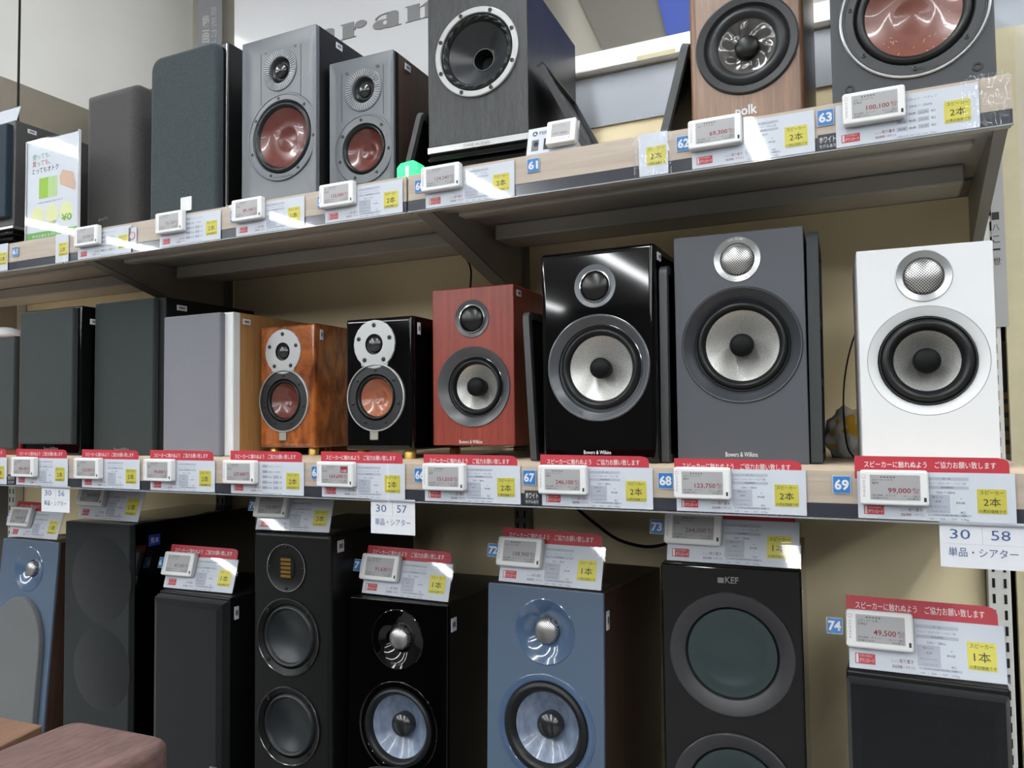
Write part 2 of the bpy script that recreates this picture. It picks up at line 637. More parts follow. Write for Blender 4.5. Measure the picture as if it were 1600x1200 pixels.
# upper strip panels
struct(MB().box(BAYS[1] + 0.01, BAYS[0] + 0.2, WALL_D - 0.006, WALL_D, 1.5 + 0.64, 1.5 + 0.752).build('trim_1', PANEL_BLUEGREY))
struct(MB().box(BAYS[1] + 0.01, BAYS[0] + 0.2, WALL_D - 0.03, WALL_D + 0.03, 1.5 + 0.757, 1.5 + 0.797).build('trim_2', WALL_WHITE, bevel=0.002))
struct(MB().box(BAYS[4], BAYS[2], WALL_D - 0.004, WALL_D, 1.5 + 0.42, 1.5 + 0.80).build('trim_3', PANEL_SHADED))  # upper part of the far back panels, coloured as if in shade
struct(MB().box(0.19, 1.2, 1.75, 1.78, 0.0, 1.5 + 0.55).build('wall_gap_shade', mat('gap_shade', (46, 40, 32), 0.8)))  # added dark sheet, stands in for the shaded void behind the gap

# slotted uprights
for k, x in enumerate(BAYS[:4]):
    o = empty('slotted_upright', (x + (0.002 if k == 0 else 0), WALL_D - 0.03, 0))
    MB().box(-0.017, 0.017, 0, 0.028, DECK_Z, 1.5 + (0.75 if k else 0.40)).build('post', UPRIGHT if k in (0, 3) else UPRIGHT_GREY, o, bevel=0.0015)
    mb = MB()
    z = DECK_Z + 0.03
    while z < 1.5 + (0.7 if k else 0.36):
        for dx in (-0.0085, 0.0085):
            mb.box(dx - 0.0022, dx + 0.0022, -0.0006, 0.001, z, z + 0.016)
        z += 0.027
    s = mb.build('slot_pattern', SLOT, o)
    s['kind'] = 'stuff'
    tag(o, ('white slotted upright post at the shelving end beside the white speaker', 'grey slotted upright post behind the red wooden speaker',
            'grey slotted upright post behind the oak-sided speaker', 'white slotted upright post at the far end beside the 30 56 sign')[k], 'upright')


def shelf_bay(k, top):
    x1, x0 = (0.157 if (top and k == 0) else BAYS[k] - 0.002), BAYS[k + 1] + 0.002
    D, Z, LIP = (TOP_D, TOP_Z, TOP_LIP) if top else (MID_D, MID_Z, MID_LIP)
    o = empty('metal_shelf', ((x0 + x1) / 2, D, Z))
    w = (x1 - x0) / 2
    dep = WALL_D - 0.01 - D
    MB().box(-w, w, 0.002, dep, -0.003, 0).build('deck', TAN_DECK, o)
    MB().box(-w, w, 0.002, dep, -0.028, -0.0032).build('steel_pan', SHELF_GREY, o)
    MB().box(-w, w, 0.0, 0.018, LIP - Z + 0.001, -0.0285).build('front_lip', SHELF_GREY, o)
    hsplit = (Z - LIP) * 0.30
    MB().box(-w, w, -0.004, -0.0002, LIP - Z + hsplit, 0.0).build('front_board', RAILWOOD, o)
    MB().box(-w, w, -0.004, -0.0002, LIP - Z, LIP - Z + hsplit - 0.0005).build('dark_strip', RAILDARK, o)
    MB().box(-w, w, -0.0075, -0.0068, LIP - Z - 0.001, 0.001).build('clear_rail', CLEAR, o)
    MB().box(-w, w, -0.0085, -0.0042, LIP - Z - 0.003, LIP - Z - 0.001).build('rail_edge', mat('acrylic_edge', (150, 154, 160), 0.2, coat=0.3), o)
    # folded steel underside
    MB().box(-w, w, 0.018, 0.115, -0.040, -0.0285).build('underside_fold', SHELF_GREY, o, bevel=0.002)
    for a, b_, dz in ((0.117, 0.145, -0.047), (0.27, 0.36, -0.060)):
        MB().prism([(0, 0)] * 0 or rect(-w + 0.03, w - 0.03, dz, -0.0285), a, b_).build('stiffening_rib', SHELF_GREY, o, bevel=0.004)
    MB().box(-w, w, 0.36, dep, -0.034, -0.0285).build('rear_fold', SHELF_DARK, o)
    # brackets at both ends
    for s in (-1, 1):
        xx = s * (w - 0.006)
        pr = [(0.03, -0.029), (dep - 0.02, -0.029), (dep - 0.02, -0.175), (dep - 0.045, -0.175), (dep - 0.06, -0.155), (dep - 0.085, -0.140), (0.06, -0.050), (0.03, -0.045)]
        if not top:
            pr = [(dep - 0.16, -0.029), (dep - 0.02, -0.029), (dep - 0.02, -0.095), (dep - 0.045, -0.095), (dep - 0.06, -0.085), (dep - 0.085, -0.075), (dep - 0.15, -0.05), (dep - 0.16, -0.045)]
        mb = MB()
        n = len(pr)
        mb.add([(xx - 0.003, y, z) for y, z in pr] + [(xx + 0.003, y, z) for y, z in pr],
               [tuple(range(n)), tuple(range(2 * n - 1, n - 1, -1))] + [(i, (i + 1) % n, (i + 1) % n + n, i + n) for i in range(n)])
        br = mb.build('bracket', SHELF_GREY, o)
        mb = MB()
        for (ya, za), (yb, zb) in zip(pr[3:], pr[4:]):
            mb.add([(xx - 0.008, ya, za), (xx + 0.008, ya, za), (xx + 0.008, yb, zb), (xx - 0.008, yb, zb),
                    (xx - 0.008, ya, za - 0.004), (xx + 0.008, ya, za - 0.004), (xx + 0.008, yb, zb - 0.004), (xx - 0.008, yb, zb - 0.004)],
                   [(0, 1, 2, 3), (7, 6, 5, 4), (0, 4, 5, 1), (1, 5, 6, 2), (2, 6, 7, 3), (3, 7, 4, 0)])
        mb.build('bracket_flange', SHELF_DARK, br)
    pos = ('nearest', 'second', 'third', 'farthest')[k]
    tag(o, f'grey metal {"upper" if top else "middle"} shelf with wooden front, {pos} bay from the white speaker', 'shelf', 'wood-fronted metal shelves')


TAN_DECK = wood('deck_wood', (188, 168, 146), (204, 186, 164), stretch=(1.5, 20, 40), scale=2, rough=0.5, fine=0.08)
for k in range(4):
    shelf_bay(k, True)
    shelf_bay(k, False)
o = MB().box(BAYS[4], BAYS[0], 1.02, WALL_D, 0.0, DECK_Z).build('base_deck', SHELF_GREY, bevel=0.003)
tag(o, 'low grey base deck that the floor-standing speakers stand on', 'base deck')


# ------------------------------------------------------------------ speaker helpers
class Spk:
    def __init__(self, name, label, TL, TR, D, base, rot=0.0, H=None, W=None, tilt=0.0, group=None):
        if TL is None:
            R = P(*TR, D)
            L = R - Vector((W, 0, 0))
        else:
            L = P(*TL, D)
            d = ray(*TR)
            dh = Vector((d.x, d.y))
            t = Vector((math.cos(rot), math.sin(rot)))
            l2 = Vector((L.x, L.y))
            k = (dh.x * (-l2.y) - dh.y * (-l2.x)) / (dh.x * t.y - dh.y * t.x)
            q = l2 + t * k
            R = Vector((q.x, q.y, L.z))
        self.W = (R - L).xy.length
        self.H = H or (L.z - base) / math.cos(tilt)
        self.base = base
        c = (L + R) / 2
        back = self.H * math.sin(tilt)
        self.root = empty(name, (c.x + math.sin(rot) * back, c.y - math.cos(rot) * back, base), (-tilt, 0, rot))
        self.mw = Matrix.Translation(self.root.location) @ self.root.rotation_euler.to_matrix().to_4x4()
        self.inv = self.mw.inverted()
        tag(self.root, label, 'speaker', group)

    def at(self, px, py, y=0.0):
        o = self.inv @ EYE
        d = self.inv.to_3x3() @ ray(px, py)
        q = o + d * ((y - o.y) / d.y)
        return q.x, q.z

    def rad(self, xl, xr, py, y=0.0):
        return abs(self.at(xr, py, y)[0] - self.at(xl, py, y)[0]) / 2

    def cabinet(self, D, m, holes=(), rc=0.002, b=0.003, name='cabinet', W=None, H=None, z=0.0, y0=0.0, **kw):
        return shell(W or self.W, H or self.H, D, rc, b, holes, y0, **kw).build(name, m, self.root, (0, 0, z))

    def side_tag(self, y, dz, w=0.014, h=0.008, z=None):
        """small white anti-theft sticker on the right side near the top"""
        zz = (self.H - dz) if z is None else z
        x = self.W / 2
        s = MB().box(x, x + 0.0012, y, y + w, zz - h, zz).build('sticker', PAPER, self.root, bevel=0.0004)
        MB().box(x + 0.0012, x + 0.0015, y + w * 0.2, y + w * 0.8, zz - h * 0.68, zz - h * 0.3).build('print', INK_GREY, s)

    def logo(self, s, px0, py0, px1, py1, m, y=-0.0006, bold=0.0):
        x0, z0 = self.at(px0, py1)
        x1, z1 = self.at(px1, py0)
        return lettering(self.root, s, x0, z0, abs(x1 - x0), abs(z1 - z0), m, y, 'lettering', bold)


def screws(parent, R, n, y, r=0.0032, a0=PI / 2, cx=0.0, cz=0.0, m=None):
    me = MB().lathe([(r, 0.0005), (r, -0.0006), (r * 0.8, -0.0009), (r * 0.45, -0.0009), (r * 0.4, 0.0), (0, 0.0)], seg=14).mesh('screw', m or SCREW)
    for k in range(n):
        a = a0 + 2 * PI * k / n
        link('screw', me, parent, (cx + R * math.cos(a), y, cz + R * math.sin(a)))


def arc(r0, y0, r1, y1, h, n=8):
    """half roll between two radii, bulging towards the viewer by h"""
    return [(r0 + (r1 - r0) * t, y0 + (y1 - y0) * t - h * math.sin(PI * t)) for t in (k / n for k in range(n + 1))]


def bowl(r0, y0, r1, y1, curve=0.15, n=8):
    """cone profile from rim r0 to centre r1, slightly flared"""
    out = []
    for k in range(n + 1):
        t = k / n
        out.append((r0 + (r1 - r0) * t, y0 + (y1 - y0) * (t + curve * math.sin(PI * t))))
    return out


def dome(r, y, h, n=7):
    return [(r * math.cos(PI / 2 * k / n), y - h * math.sin(PI / 2 * k / n)) for k in range(n)] + [(0, y - h)]


def red_woofer(s, c, R, rcone, cone=CONE_RED, frame=GREY_BAFFLE, trim=None, nscrew=7, y=-0.002, tone=RUBBER, a0=PI / 2):
    """woofer with a screwed frame ring, rubber roll and a smooth wood-fibre cone"""
    x, z = c
    rs = rcone * 1.2
    fr = MB().lathe([(R, 0.001), (R, y), (R * 0.985, y - 0.001), (R * 0.96, y - 0.001), (R * 0.955, y), (rs * 1.03, y - 0.0005), (rs, y + 0.004)]).build('woofer', frame, s.root, (x, 0, z))
    MB().lathe(arc(rs, 0.0035, rcone * 0.985, 0.003, 0.0065)).build('surround', tone, fr)
    MB().lathe(bowl(rcone, 0.003, rcone * 0.42, 0.017, 0.2) + [(rcone * 0.42 - 0.0015, 0.0175)] + [(rcone * 0.4 * (1 - t), 0.0178 + 0.006 * math.sin(t * PI / 2)) for t in (0.2, 0.4, 0.6, 0.8)] + [(0, 0.0238)]).build('cone', cone, fr)
    if trim:
        MB().lathe([(R * 1.035, 0.0005), (R * 1.035, y - 0.001), (R * 1.02, y - 0.002), (R * 1.0, y - 0.002), (R * 0.99, y)], seg=64).build('trim_ring', trim, fr)
    screws(fr, (R * 0.955 + rs) / 2 * 1.01, nscrew, y - 0.0003, a0=a0)
    return fr


def silver_woofer(s, c, R, rcone, ring, chrome=None, plug=0.27, depth=0.02, surround=RUBBER, lip=0.0, flush=False):
    """woofer with a dished trim ring, black roll, woven silver cone and black plug"""
    x, z = c
    rs = rcone * 1.24
    fr = MB().lathe([(R, 0.001), (R, -0.0015), (R * 0.99, -0.0025), (R * 0.97, -0.0022), (rs * 1.06, 0.013 if flush else 0.011), (rs * 1.02, 0.015 if flush else 0.013)], seg=64).build('woofer', ring, s.root, (x, 0, z))
    if chrome:
        r2 = rs * 1.055
        MB().lathe([(r2 * 1.016, 0.011), (r2 * 1.012, 0.0085), (r2, 0.008), (r2 * 0.992, 0.011)], seg=64).build('chrome_ring', chrome, fr)
    MB().lathe([(rs * 1.05, 0.0155), (rs * 1.02, 0.012)] + arc(rs, 0.0125, rcone * 0.985, 0.015, 0.008)).build('surround', surround, fr)
    MB().lathe(bowl(rcone, 0.015, rcone * 0.2, 0.015 + depth, 0.12)).build('cone', CONE_SILVER, fr)
    pr = rcone * plug
    MB().lathe([(pr * 0.8, 0.015 + depth), (pr * 0.95, 0.020), (pr, 0.014)] + dome(pr, 0.011, pr * 0.55)[1:]).build('phase_plug', PLUG, fr)
    return fr


def mesh_tweeter(s, c, R, rmesh, ring, mesh_m, chrome=None, flush=0.0):
    x, z = c
    t = MB().lathe([(R, 0.001), (R, -0.001), (R * 0.98, -0.0016), (rmesh * 1.08, 0.001 + flush), (rmesh, 0.004 + flush)], seg=56).build('tweeter', ring, s.root, (x, 0, z))
    if chrome:
        MB().lathe([(rmesh * 1.1, 0.001), (rmesh * 1.09, -0.0015), (rmesh * 1.02, -0.0018), (rmesh, 0.002)], seg=56).build('chrome_ring', chrome, t)
    MB().lathe([(rmesh, 0.004 + flush), (rmesh * 0.98, 0.001 + flush)] + dome(rmesh * 0.96, 0.0005 + flush, rmesh * 0.38)[1:], seg=40).build('mesh_dome', mesh_m, t)
    return t


def ribbed_tweeter(s, c, R, rdome):
    """soft dome tweeter on a square plate with a ring of fine radial ribs"""
    x, z = c
    t = MB().lathe([(R, 0.001), (R, -0.001), (R * 0.97, -0.002), (R * 0.62, -0.0005), (rdome * 1.75, -0.0002), (rdome * 1.65, 0.006), (rdome * 1.1, 0.007)], seg=56).build('tweeter', GREY_BAFFLE, s.root, (x, 0, z))
    rib = MB().box(R * 0.64, R * 0.93, -0.0026, -0.0004, -0.0006, 0.0006).mesh('rib', mat('rib_pale', (176, 180, 184), 0.4))
    for k in range(48):
        link('rib', rib, t, (0, 0, 0), (0, 2 * PI * k / 48, 0))
    MB().lathe([(rdome * 1.65, 0.0058), (rdome * 1.4, 0.003), (rdome * 1.15, 0.0062), (rdome, 0.006)]).build('dome_surround', RUBBER, t)
    MB().lathe(dome(rdome, 0.006, rdome * 0.72)).build('dome', DOME_BLACK, t)
    return t


def grille(s, m, W=None, H=None, z=0.0, t=0.012, rc=0.004, b=0.004, name='grille', x=0.0):
    return shell(W or s.W, H or s.H, t, rc, b, y0=-t).build(name, m, s.root, (x, 0, z))


# ------------------------------------------------------------------ upper shelf speakers
G_TOP = 'speakers on the upper shelf'
# navy grille at the far left
s = Spk('bookshelf_speaker', 'black speaker with navy cloth grille and ribbed plinth at the picture edge, upper shelf', None, (24, 187), 1.17, TOP_Z, W=0.2, group=G_TOP)
s.cabinet(0.30, mat('ash_plain', (70, 70, 71), 0.55, var=0.2, scale=60, stretch=(8, 8, 1)), H=s.H - 0.055, z=0.055)
grille(s, FAB_BLUE, W=0.19, H=s.H - 0.085, z=0.075, t=0.014, x=-0.004)
s.side_tag(0.03, 0.012, 0.022, 0.010)
MB().box(-s.W / 2 - 0.003, s.W / 2 + 0.003, -0.004, 0.29, 0.048, 0.055).build('trim_strip', ALU, s.root, bevel=0.001)
for q in range(3):
    MB().box(-s.W / 2, s.W / 2, -0.002, 0.28, 0.003 + q * 0.015, 0.012 + q * 0.015).build('plinth_slat', BLACK_GLOSS, s.root, bevel=0.002)
MB().box(-s.W / 2 + 0.01, s.W / 2 - 0.01, 0.01, 0.27, 0, 0.048).build('plinth_core', BLACK_MATTE, s.root)

# charcoal fabric
s = Spk('bookshelf_speaker', 'charcoal fabric speaker with rounded corners, left of the tall green-black one', (141, 152), (222, 134), 1.25, TOP_Z, group=G_TOP)
s.cabinet(0.26, WALNUT_DARK, rc=0.004, y0=0.03, W=s.W - 0.004)
shell(s.W, s.H, 0.05, (0.004, 0.018, 0.012, 0.004), 0.022, y0=-0.014, nb=5).build('grille', FAB_CHARCOAL, s.root)
s.logo('polk', 163, 340, 178, 349, ALU, -0.0148, 0.02)
s.side_tag(0.05, 0.016, 0.022, 0.010)

# tall green-black grille
s = Spk('bookshelf_speaker', 'tall speaker with rounded green-black cloth grille and square silver badge', (247, 97), (357, 78), 1.22, TOP_Z, group=G_TOP)
s.cabinet(0.28, BLACK_SATIN, rc=0.004)
shell(s.W - 0.012, s.H - 0.004, 0.018, (0.004, 0.02, 0.03, 0.004), 0.008, y0=-0.02, nb=4).build('grille', FAB_GREEN, s.root, (-0.006, 0, 0.002))
MB().box(s.W / 2 - 0.003, s.W / 2 - 0.0015, -0.003, 0.0, 0.004, s.H - 0.004).build('silver_edge', ALU, s.root)
x, z = s.at(292, 319, -0.02)
MB().prism(rrect(0.032, 0.030, 0.002), -0.0225, -0.02).build('badge', SILVER, s.root, (x, 0, z))
s.side_tag(0.10, 0.018, 0.03, 0.014)


def warp_flare(W):
    def f(x, z):
        t = max(0.0, (abs(x) - W * 0.36) / (W * 0.14))
        return -0.007 * t * t
    return f


SEAM = mat('seam_dark', (40, 43, 47), 0.6)


def plate_seam(s, pl, pr, pt, pb, c, R):
    """fine joint around the tweeter plate and around the woofer frame"""
    xa, za = s.at(*pl)
    xb, _ = s.at(*pr)
    zt, zb_ = s.at(*pt)[1], s.at(*pb)[1]
    for x in (xa, xb):
        MB().box(x - 0.0004, x + 0.0004, -0.0005, 0.0004, zb_, zt).build('plate_joint', SEAM, s.root)
    MB().box(xa, xb, -0.0005, 0.0004, zt - 0.0004, zt + 0.0004).build('plate_joint', SEAM, s.root)
    MB().lathe([(R * 1.012, 0.0002), (R * 1.012, -0.0005), (R * 0.998, -0.0005)], seg=72).build('frame_joint', SEAM, s.root, (c[0], 0, c[1]))


# large grey two-way
s = Spk('bookshelf_speaker', 'large grey two-way speaker with red cone, black cabinet', (382, 71), (497, 39), 1.195, TOP_Z, group=G_TOP)
cw, cz = s.at(441, 214)[0], s.at(441, 214)[1]
tw = s.at(437.5, 109.5)
R, rc_ = s.rad(387, 495, 214), s.rad(407, 481, 216)
Rt = s.rad(412, 464, 109.5)
holes = [(cw, cz, R * 0.97), (tw[0], tw[1], Rt * 0.9)]
g = [s.W * q for q in (-0.48, -0.46, -0.43, -0.40, -0.37, 0.37, 0.40, 0.43, 0.46, 0.48)]
s.cabinet(0.285, BLACK_SATIN, holes, y0=0.001)
shell(s.W, s.H, 0.012, 0.003, 0.002, holes, y0=-0.012 + 0.012, warp=warp_flare(s.W), grid=g, back=False).build('baffle', GREY_BAFFLE, s.root)
w_ = red_woofer(s, (cw, cz), R, rc_, CONE_RED, GREY_BAFFLE, None, 7, a0=PI / 2 + 0.1)
ribbed_tweeter(s, tw, Rt, s.rad(428, 450, 110) * 0.86)
plate_seam(s, (408, 120), (470, 105), (438, 66), (470, 150), (cw, cz), R)
for px, py in ((415.5, 82.5), (461, 70.5)):
    x, z = s.at(px, py)
    MB().lathe([(0.0036, 0.0), (0.0036, -0.001), (0.002, -0.001), (0.0016, 0.0005), (0, 0.0005)], seg=14).build('socket', SCREW, s.root, (x, 0, z))
lettering(s.root, 'DALI  wood fibre', cw - 0.02, cz - R * 0.93, 0.05, 0.0035, INK, -0.0035)
s.side_tag(0.055, 0.010, 0.02, 0.013)

# small grey two-way, walnut
s = Spk('bookshelf_speaker', 'small grey two-way speaker with red cone, dark walnut cabinet', (517.5, 102), (617, 78), 1.226, TOP_Z, rot=math.radians(1), group=G_TOP)
cc, tw = s.at(569, 233), s.at(567.5, 140)
R, rc_, Rt = s.rad(523, 615, 233), s.rad(543, 598, 234), s.rad(538, 596, 140)
holes = [(cc[0], cc[1], R * 0.97), (tw[0], tw[1], Rt * 0.9)]
s.cabinet(0.23, WALNUT_DARK, holes, y0=0.001)
g = [s.W * q for q in (-0.48, -0.46, -0.43, -0.40, -0.37, 0.37, 0.40, 0.43, 0.46, 0.48)]
shell(s.W, s.H, 0.012, 0.003, 0.002, holes, warp=warp_flare(s.W), grid=g, back=False).build('baffle', GREY_BAFFLE, s.root)
MB().box(s.W / 2 - 0.001, s.W / 2 + 0.0006, 0.0, 0.011, 0.002, s.H - 0.002).build('baffle_edge', BLACK_MATTE, s.root)
red_woofer(s, cc, R, rc_, CONE_RED, GREY_BAFFLE, None, 7, a0=PI / 2 + 0.1)
ribbed_tweeter(s, tw, Rt, s.rad(556, 579, 140) * 0.86)
plate_seam(s, (534, 150), (599, 135), (566, 100), (599, 178), cc, R)
for px, py in ((542.5, 115.5), (590, 103)):
    x, z = s.at(px, py)
    MB().lathe([(0.0036, 0.0), (0.0036, -0.001), (0.002, -0.001), (0.0016, 0.0005), (0, 0.0005)], seg=14).build('socket', SCREW, s.root, (x, 0, z))
s.side_tag(0.035, 0.010, 0.02, 0.013)

# black ash with coaxial driver
s = Spk('bookshelf_speaker', 'black ash speaker with coaxial driver in a silver ring above a chrome strip', (669.5, 232.5), (826, 207.5), 1.234, TOP_Z, rot=math.radians(3.2), H=0.366, group=G_TOP)
zs = s.at(745, 220)[1]
cc = s.at(745, 82)
R = s.rad(681, 810, 82)
holes = [(cc[0], cc[1], R * 0.95)]
shell(s.W, s.H - zs, 0.285, 0.002, 0.002, [(cc[0], cc[1] - zs, R * 0.95)]).build('cabinet', BLACK_ASH, s.root, (0, 0, zs))
zb = s.at(670, 241)[1]
MB().box(-s.W / 2 - 0.001, s.W / 2 + 0.001, -0.002, 0.285, zs - 0.012, zs).build('chrome_strip', ALU, s.root, bevel=0.0008)
lettering(s.root, 'FYNE AUDIO', -0.026, zs - 0.0095, 0.052, 0.0052, INK_GREY, -0.0026)
MB().box(-s.W / 2 + 0.012, s.W / 2 - 0.012, 0.012, 0.27, 0, zs - 0.012).build('plinth_core', BLACK_MATTE, s.root)
nq = 4
hq = (zs - 0.012) / nq
for q in range(nq):
    MB().box(-s.W / 2, s.W / 2, -0.001, 0.28, q * hq + 0.002, (q + 1) * hq - 0.005).build('plinth_slat', BLACK_GLOSS, s.root, bevel=0.002)
fr = MB().lathe([(R, 0.001), (R, -0.004), (R * 0.985, -0.005), (R * 0.875, -0.005), (R * 0.86, -0.002)], seg=64).build('woofer', SILVER, s.root, (cc[0], 0, cc[1]))
screws(fr, R * 0.93, 8, -0.0052, 0.004, PI / 8)


def flutes(r, a):
    return 0.0022 * max(0.0, 1 - abs(r / R - 0.78) / 0.06) * math.sin(20 * a + 60 * (r / R))


MB().lathe([(R * 0.86, -0.0022)] + arc(R * 0.85, -0.001, R * 0.70, 0.004, 0.006, 12), seg=160, fn=flutes).build('surround', RUBBER, fr)
MB().lathe(bowl(R * 0.70, 0.004, R * 0.25, 0.034, 0.05)).build('cone', mat('cone_coax', (44, 47, 51), 0.36, var=0.1, scale=300), fr)
MB().lathe([(R * 0.262, 0.0335), (R * 0.25, 0.031), (R * 0.238, 0.031), (R * 0.232, 0.035)]).build('throat_ring', CHROME, fr)
MB().lathe([(R * 0.232, 0.034), (R * 0.16, 0.055), (0, 0.06)]).build('throat', BLACK_MATTE, fr)

# walnut turbine-cone
s = Spk('bookshelf_speaker', 'walnut speaker with black swirled turbine cone and silver lettering', (1079, 190), (1258, 164), 1.22, TOP_Z, H=0.324, group=G_TOP)
cc = s.at(1166, 70)
R, rc_ = s.rad(1085.5, 1247.5, 72), s.rad(1120, 1212, 75)
shell(s.W, s.H, 0.25, 0.004, 0.012, [(cc[0], cc[1], R * 0.95)], nb=5).build('cabinet', WALNUT, s.root)
fr = MB().lathe([(R, 0.001), (R, -0.003), (R * 0.97, -0.0045), (R * 0.84, -0.003), (R * 0.79, 0.003)], seg=64).build('woofer', RUBBER2, s.root, (cc[0], 0, cc[1]))
MB().lathe([(R * 0.80, 0.004), (R * 0.79, 0.001)] + arc(R * 0.78, 0.0015, rc_ * 0.98, 0.004, 0.006)).build('surround', RUBBER2, fr)


def swirl(r, a):
    t = r / rc_
    return -0.0035 * max(0.0, 1 - abs(t - 0.66) / 0.26) * math.sin(7 * a + 3.2 * t)


MB().lathe([(rc_ * (1 - 0.05 * k), 0.004 + 0.015 * (0.05 * k)) for k in range(13)], seg=98, fn=swirl).build('cone', CONE_TURBINE, fr)
MB().lathe([(rc_ * 0.44, 0.016), (rc_ * 0.43, 0.009)] + dome(rc_ * 0.41, 0.007, 0.008)).build('dust_cap', BLACK_SATIN, fr)
s.logo('polk', 1149.5, 161, 1183, 187, SILVER, -0.0008, 0.018)

# close black-front with scratched red cone
s = Spk('bookshelf_speaker', 'black speaker with large scratched red cone and silver trim at the upper shelf end', (1301, 160), (1558, 118), 1.19, TOP_Z, rot=math.radians(1), H=0.35, group=G_TOP)
cc = s.at(1426, 18)
R, rc_ = s.rad(1306, 1545, 20), s.rad(1346, 1503, 20)
tw = (cc[0], cc[1] + R + 0.052)
s.cabinet(0.29, BLACK_SATIN, [(cc[0], cc[1], R * 0.9), (tw[0], tw[1], 0.03)], y0=0.001)
shell(s.W, s.H, 0.014, 0.003, 0.002, [(cc[0], cc[1], R * 0.9), (tw[0], tw[1], 0.03)], back=False).build('baffle', mat('baffle_black', (52, 56, 62), 0.45), s.root)
CONE_SCR = mat('cone_red_bright', (124, 74, 64), 0.34, coat=0.35, var=0.1, scale=60)
fr = red_woofer(s, cc, R * 0.965, rc_, CONE_SCR, mat('frame_black', (48, 51, 55), 0.45), ALU, 7, a0=PI / 2 + 0.45)
ribbed_tweeter(s, tw, 0.036, 0.013)
lettering(fr, 'DALI  bass driver', 0.0, -R * 0.9, 0.05, 0.004, INK, -0.0032)
random.seed(3)
mb = MB()
for q in range(26):
    a = random.uniform(PI, 2 * PI) if q < 18 else random.uniform(0, 2 * PI)
    rr = random.uniform(0.6, 0.96) * rc_
    da, dr = random.uniform(-0.10, 0.10), random.uniform(-0.006, 0.006)
    t0 = (rc_ - rr) / (rc_ * 0.58)
    t1 = (rc_ - rr - dr) / (rc_ * 0.58)
    ya, yb = (0.003 + 0.014 * (t + 0.2 * math.sin(PI * t)) - 0.0006 for t in (t0, t1))
    p, q2 = Vector((rr * math.cos(a), ya, rr * math.sin(a))), Vector(((rr + dr) * math.cos(a + da), yb, (rr + dr) * math.sin(a + da)))
    n = Vector((-(q2 - p).z, 0, (q2 - p).x)).normalized() * 0.00034
    mb.add([p - n, p + n, q2 + n, q2 - n], [(0, 1, 2, 3)])
o = mb.build('scratch_marks', mat('scratch', (236, 190, 170), 0.5), fr, weld=False)
o['kind'] = 'stuff'
for px, py in ((1327.5, 140.5), (1527.5, 104.5)):
    x, z = s.at(px, py)
    MB().lathe([(0.0062, 0.0005), (0.0062, -0.001), (0.0048, -0.0014), (0.0036, -0.001), (0.003, 0.008), (0, 0.008)], seg=20).build('socket', RUBBER2, s.root, (x, 0, z))
s.side_tag(0.05, 0.02)

# ------------------------------------------------------------------ middle shelf speakers
G_MID = 'speakers on the middle shelf'


def cloth_speaker(label, TL, TR, D, m_cab, m_cloth, depth, gl=0.0, gr=0.0, gz=0.0, gt=0.004, logo=None, rc=0.003, t=0.012, edge=0.0035, **kw):
    s = Spk('bookshelf_speaker', label, TL, TR, D, MID_Z, group=G_MID, **kw)
    s.cabinet(depth, m_cab, b=edge, rc=rc)
    gw = s.W - gl - gr
    grille(s, m_cloth, W=gw, H=s.H - gz - gt, z=gz, t=t, x=(gl - gr) / 2)
    if logo:
        s.logo(logo[0], *logo[1:], ALU, (-t - 0.0006) if gz < 0.02 else -0.0006)
    return s


s = cloth_speaker('red wood speaker with dark cloth grille cut by the picture edge, middle shelf', None, (33, 522), 1.181, ROSENUT, FAB_DARKGREEN, 0.27, 0.004, 0.004, 0.014, 0.004, W=0.165)
s = cloth_speaker('gloss black speaker with dark green cloth grille beside the red wood one', (38, 487), (127, 476), 1.186, BLACK_GLOSS, FAB_DARKGREEN, 0.28, 0.003, 0.010, 0.026, 0.004, ('Bowers&Wilkins', 69, 698.5, 91, 702.5))
s.side_tag(0.022, 0.028, 0.026, 0.013)
s = cloth_speaker('wide black speaker with dark green cloth grille left of the oak one', (155.5, 475), (259, 465), 1.229, BLACK_MATTE, FAB_DARKGREEN, 0.27, 0.0, 0.022, 0.0, 0.001, ('Bowers&Wilkins', 186, 699.5, 209, 704))
s.side_tag(0.03, 0.014, 0.028, 0.012)
s = cloth_speaker('oak-sided speaker with grey cloth grille and white front edge', (264, 496), (364, 488), 1.230, WHITE_SATIN, FAB_GREY, 0.02, 0.0, 0.022, 0.0, 0.001, t=0.014)
shell(s.W, s.H, 0.27, 0.002, 0.001, y0=0.0201).build('side_veneer', OAK, s.root)
s.side_tag(0.028, 0.012, 0.022, 0.012)


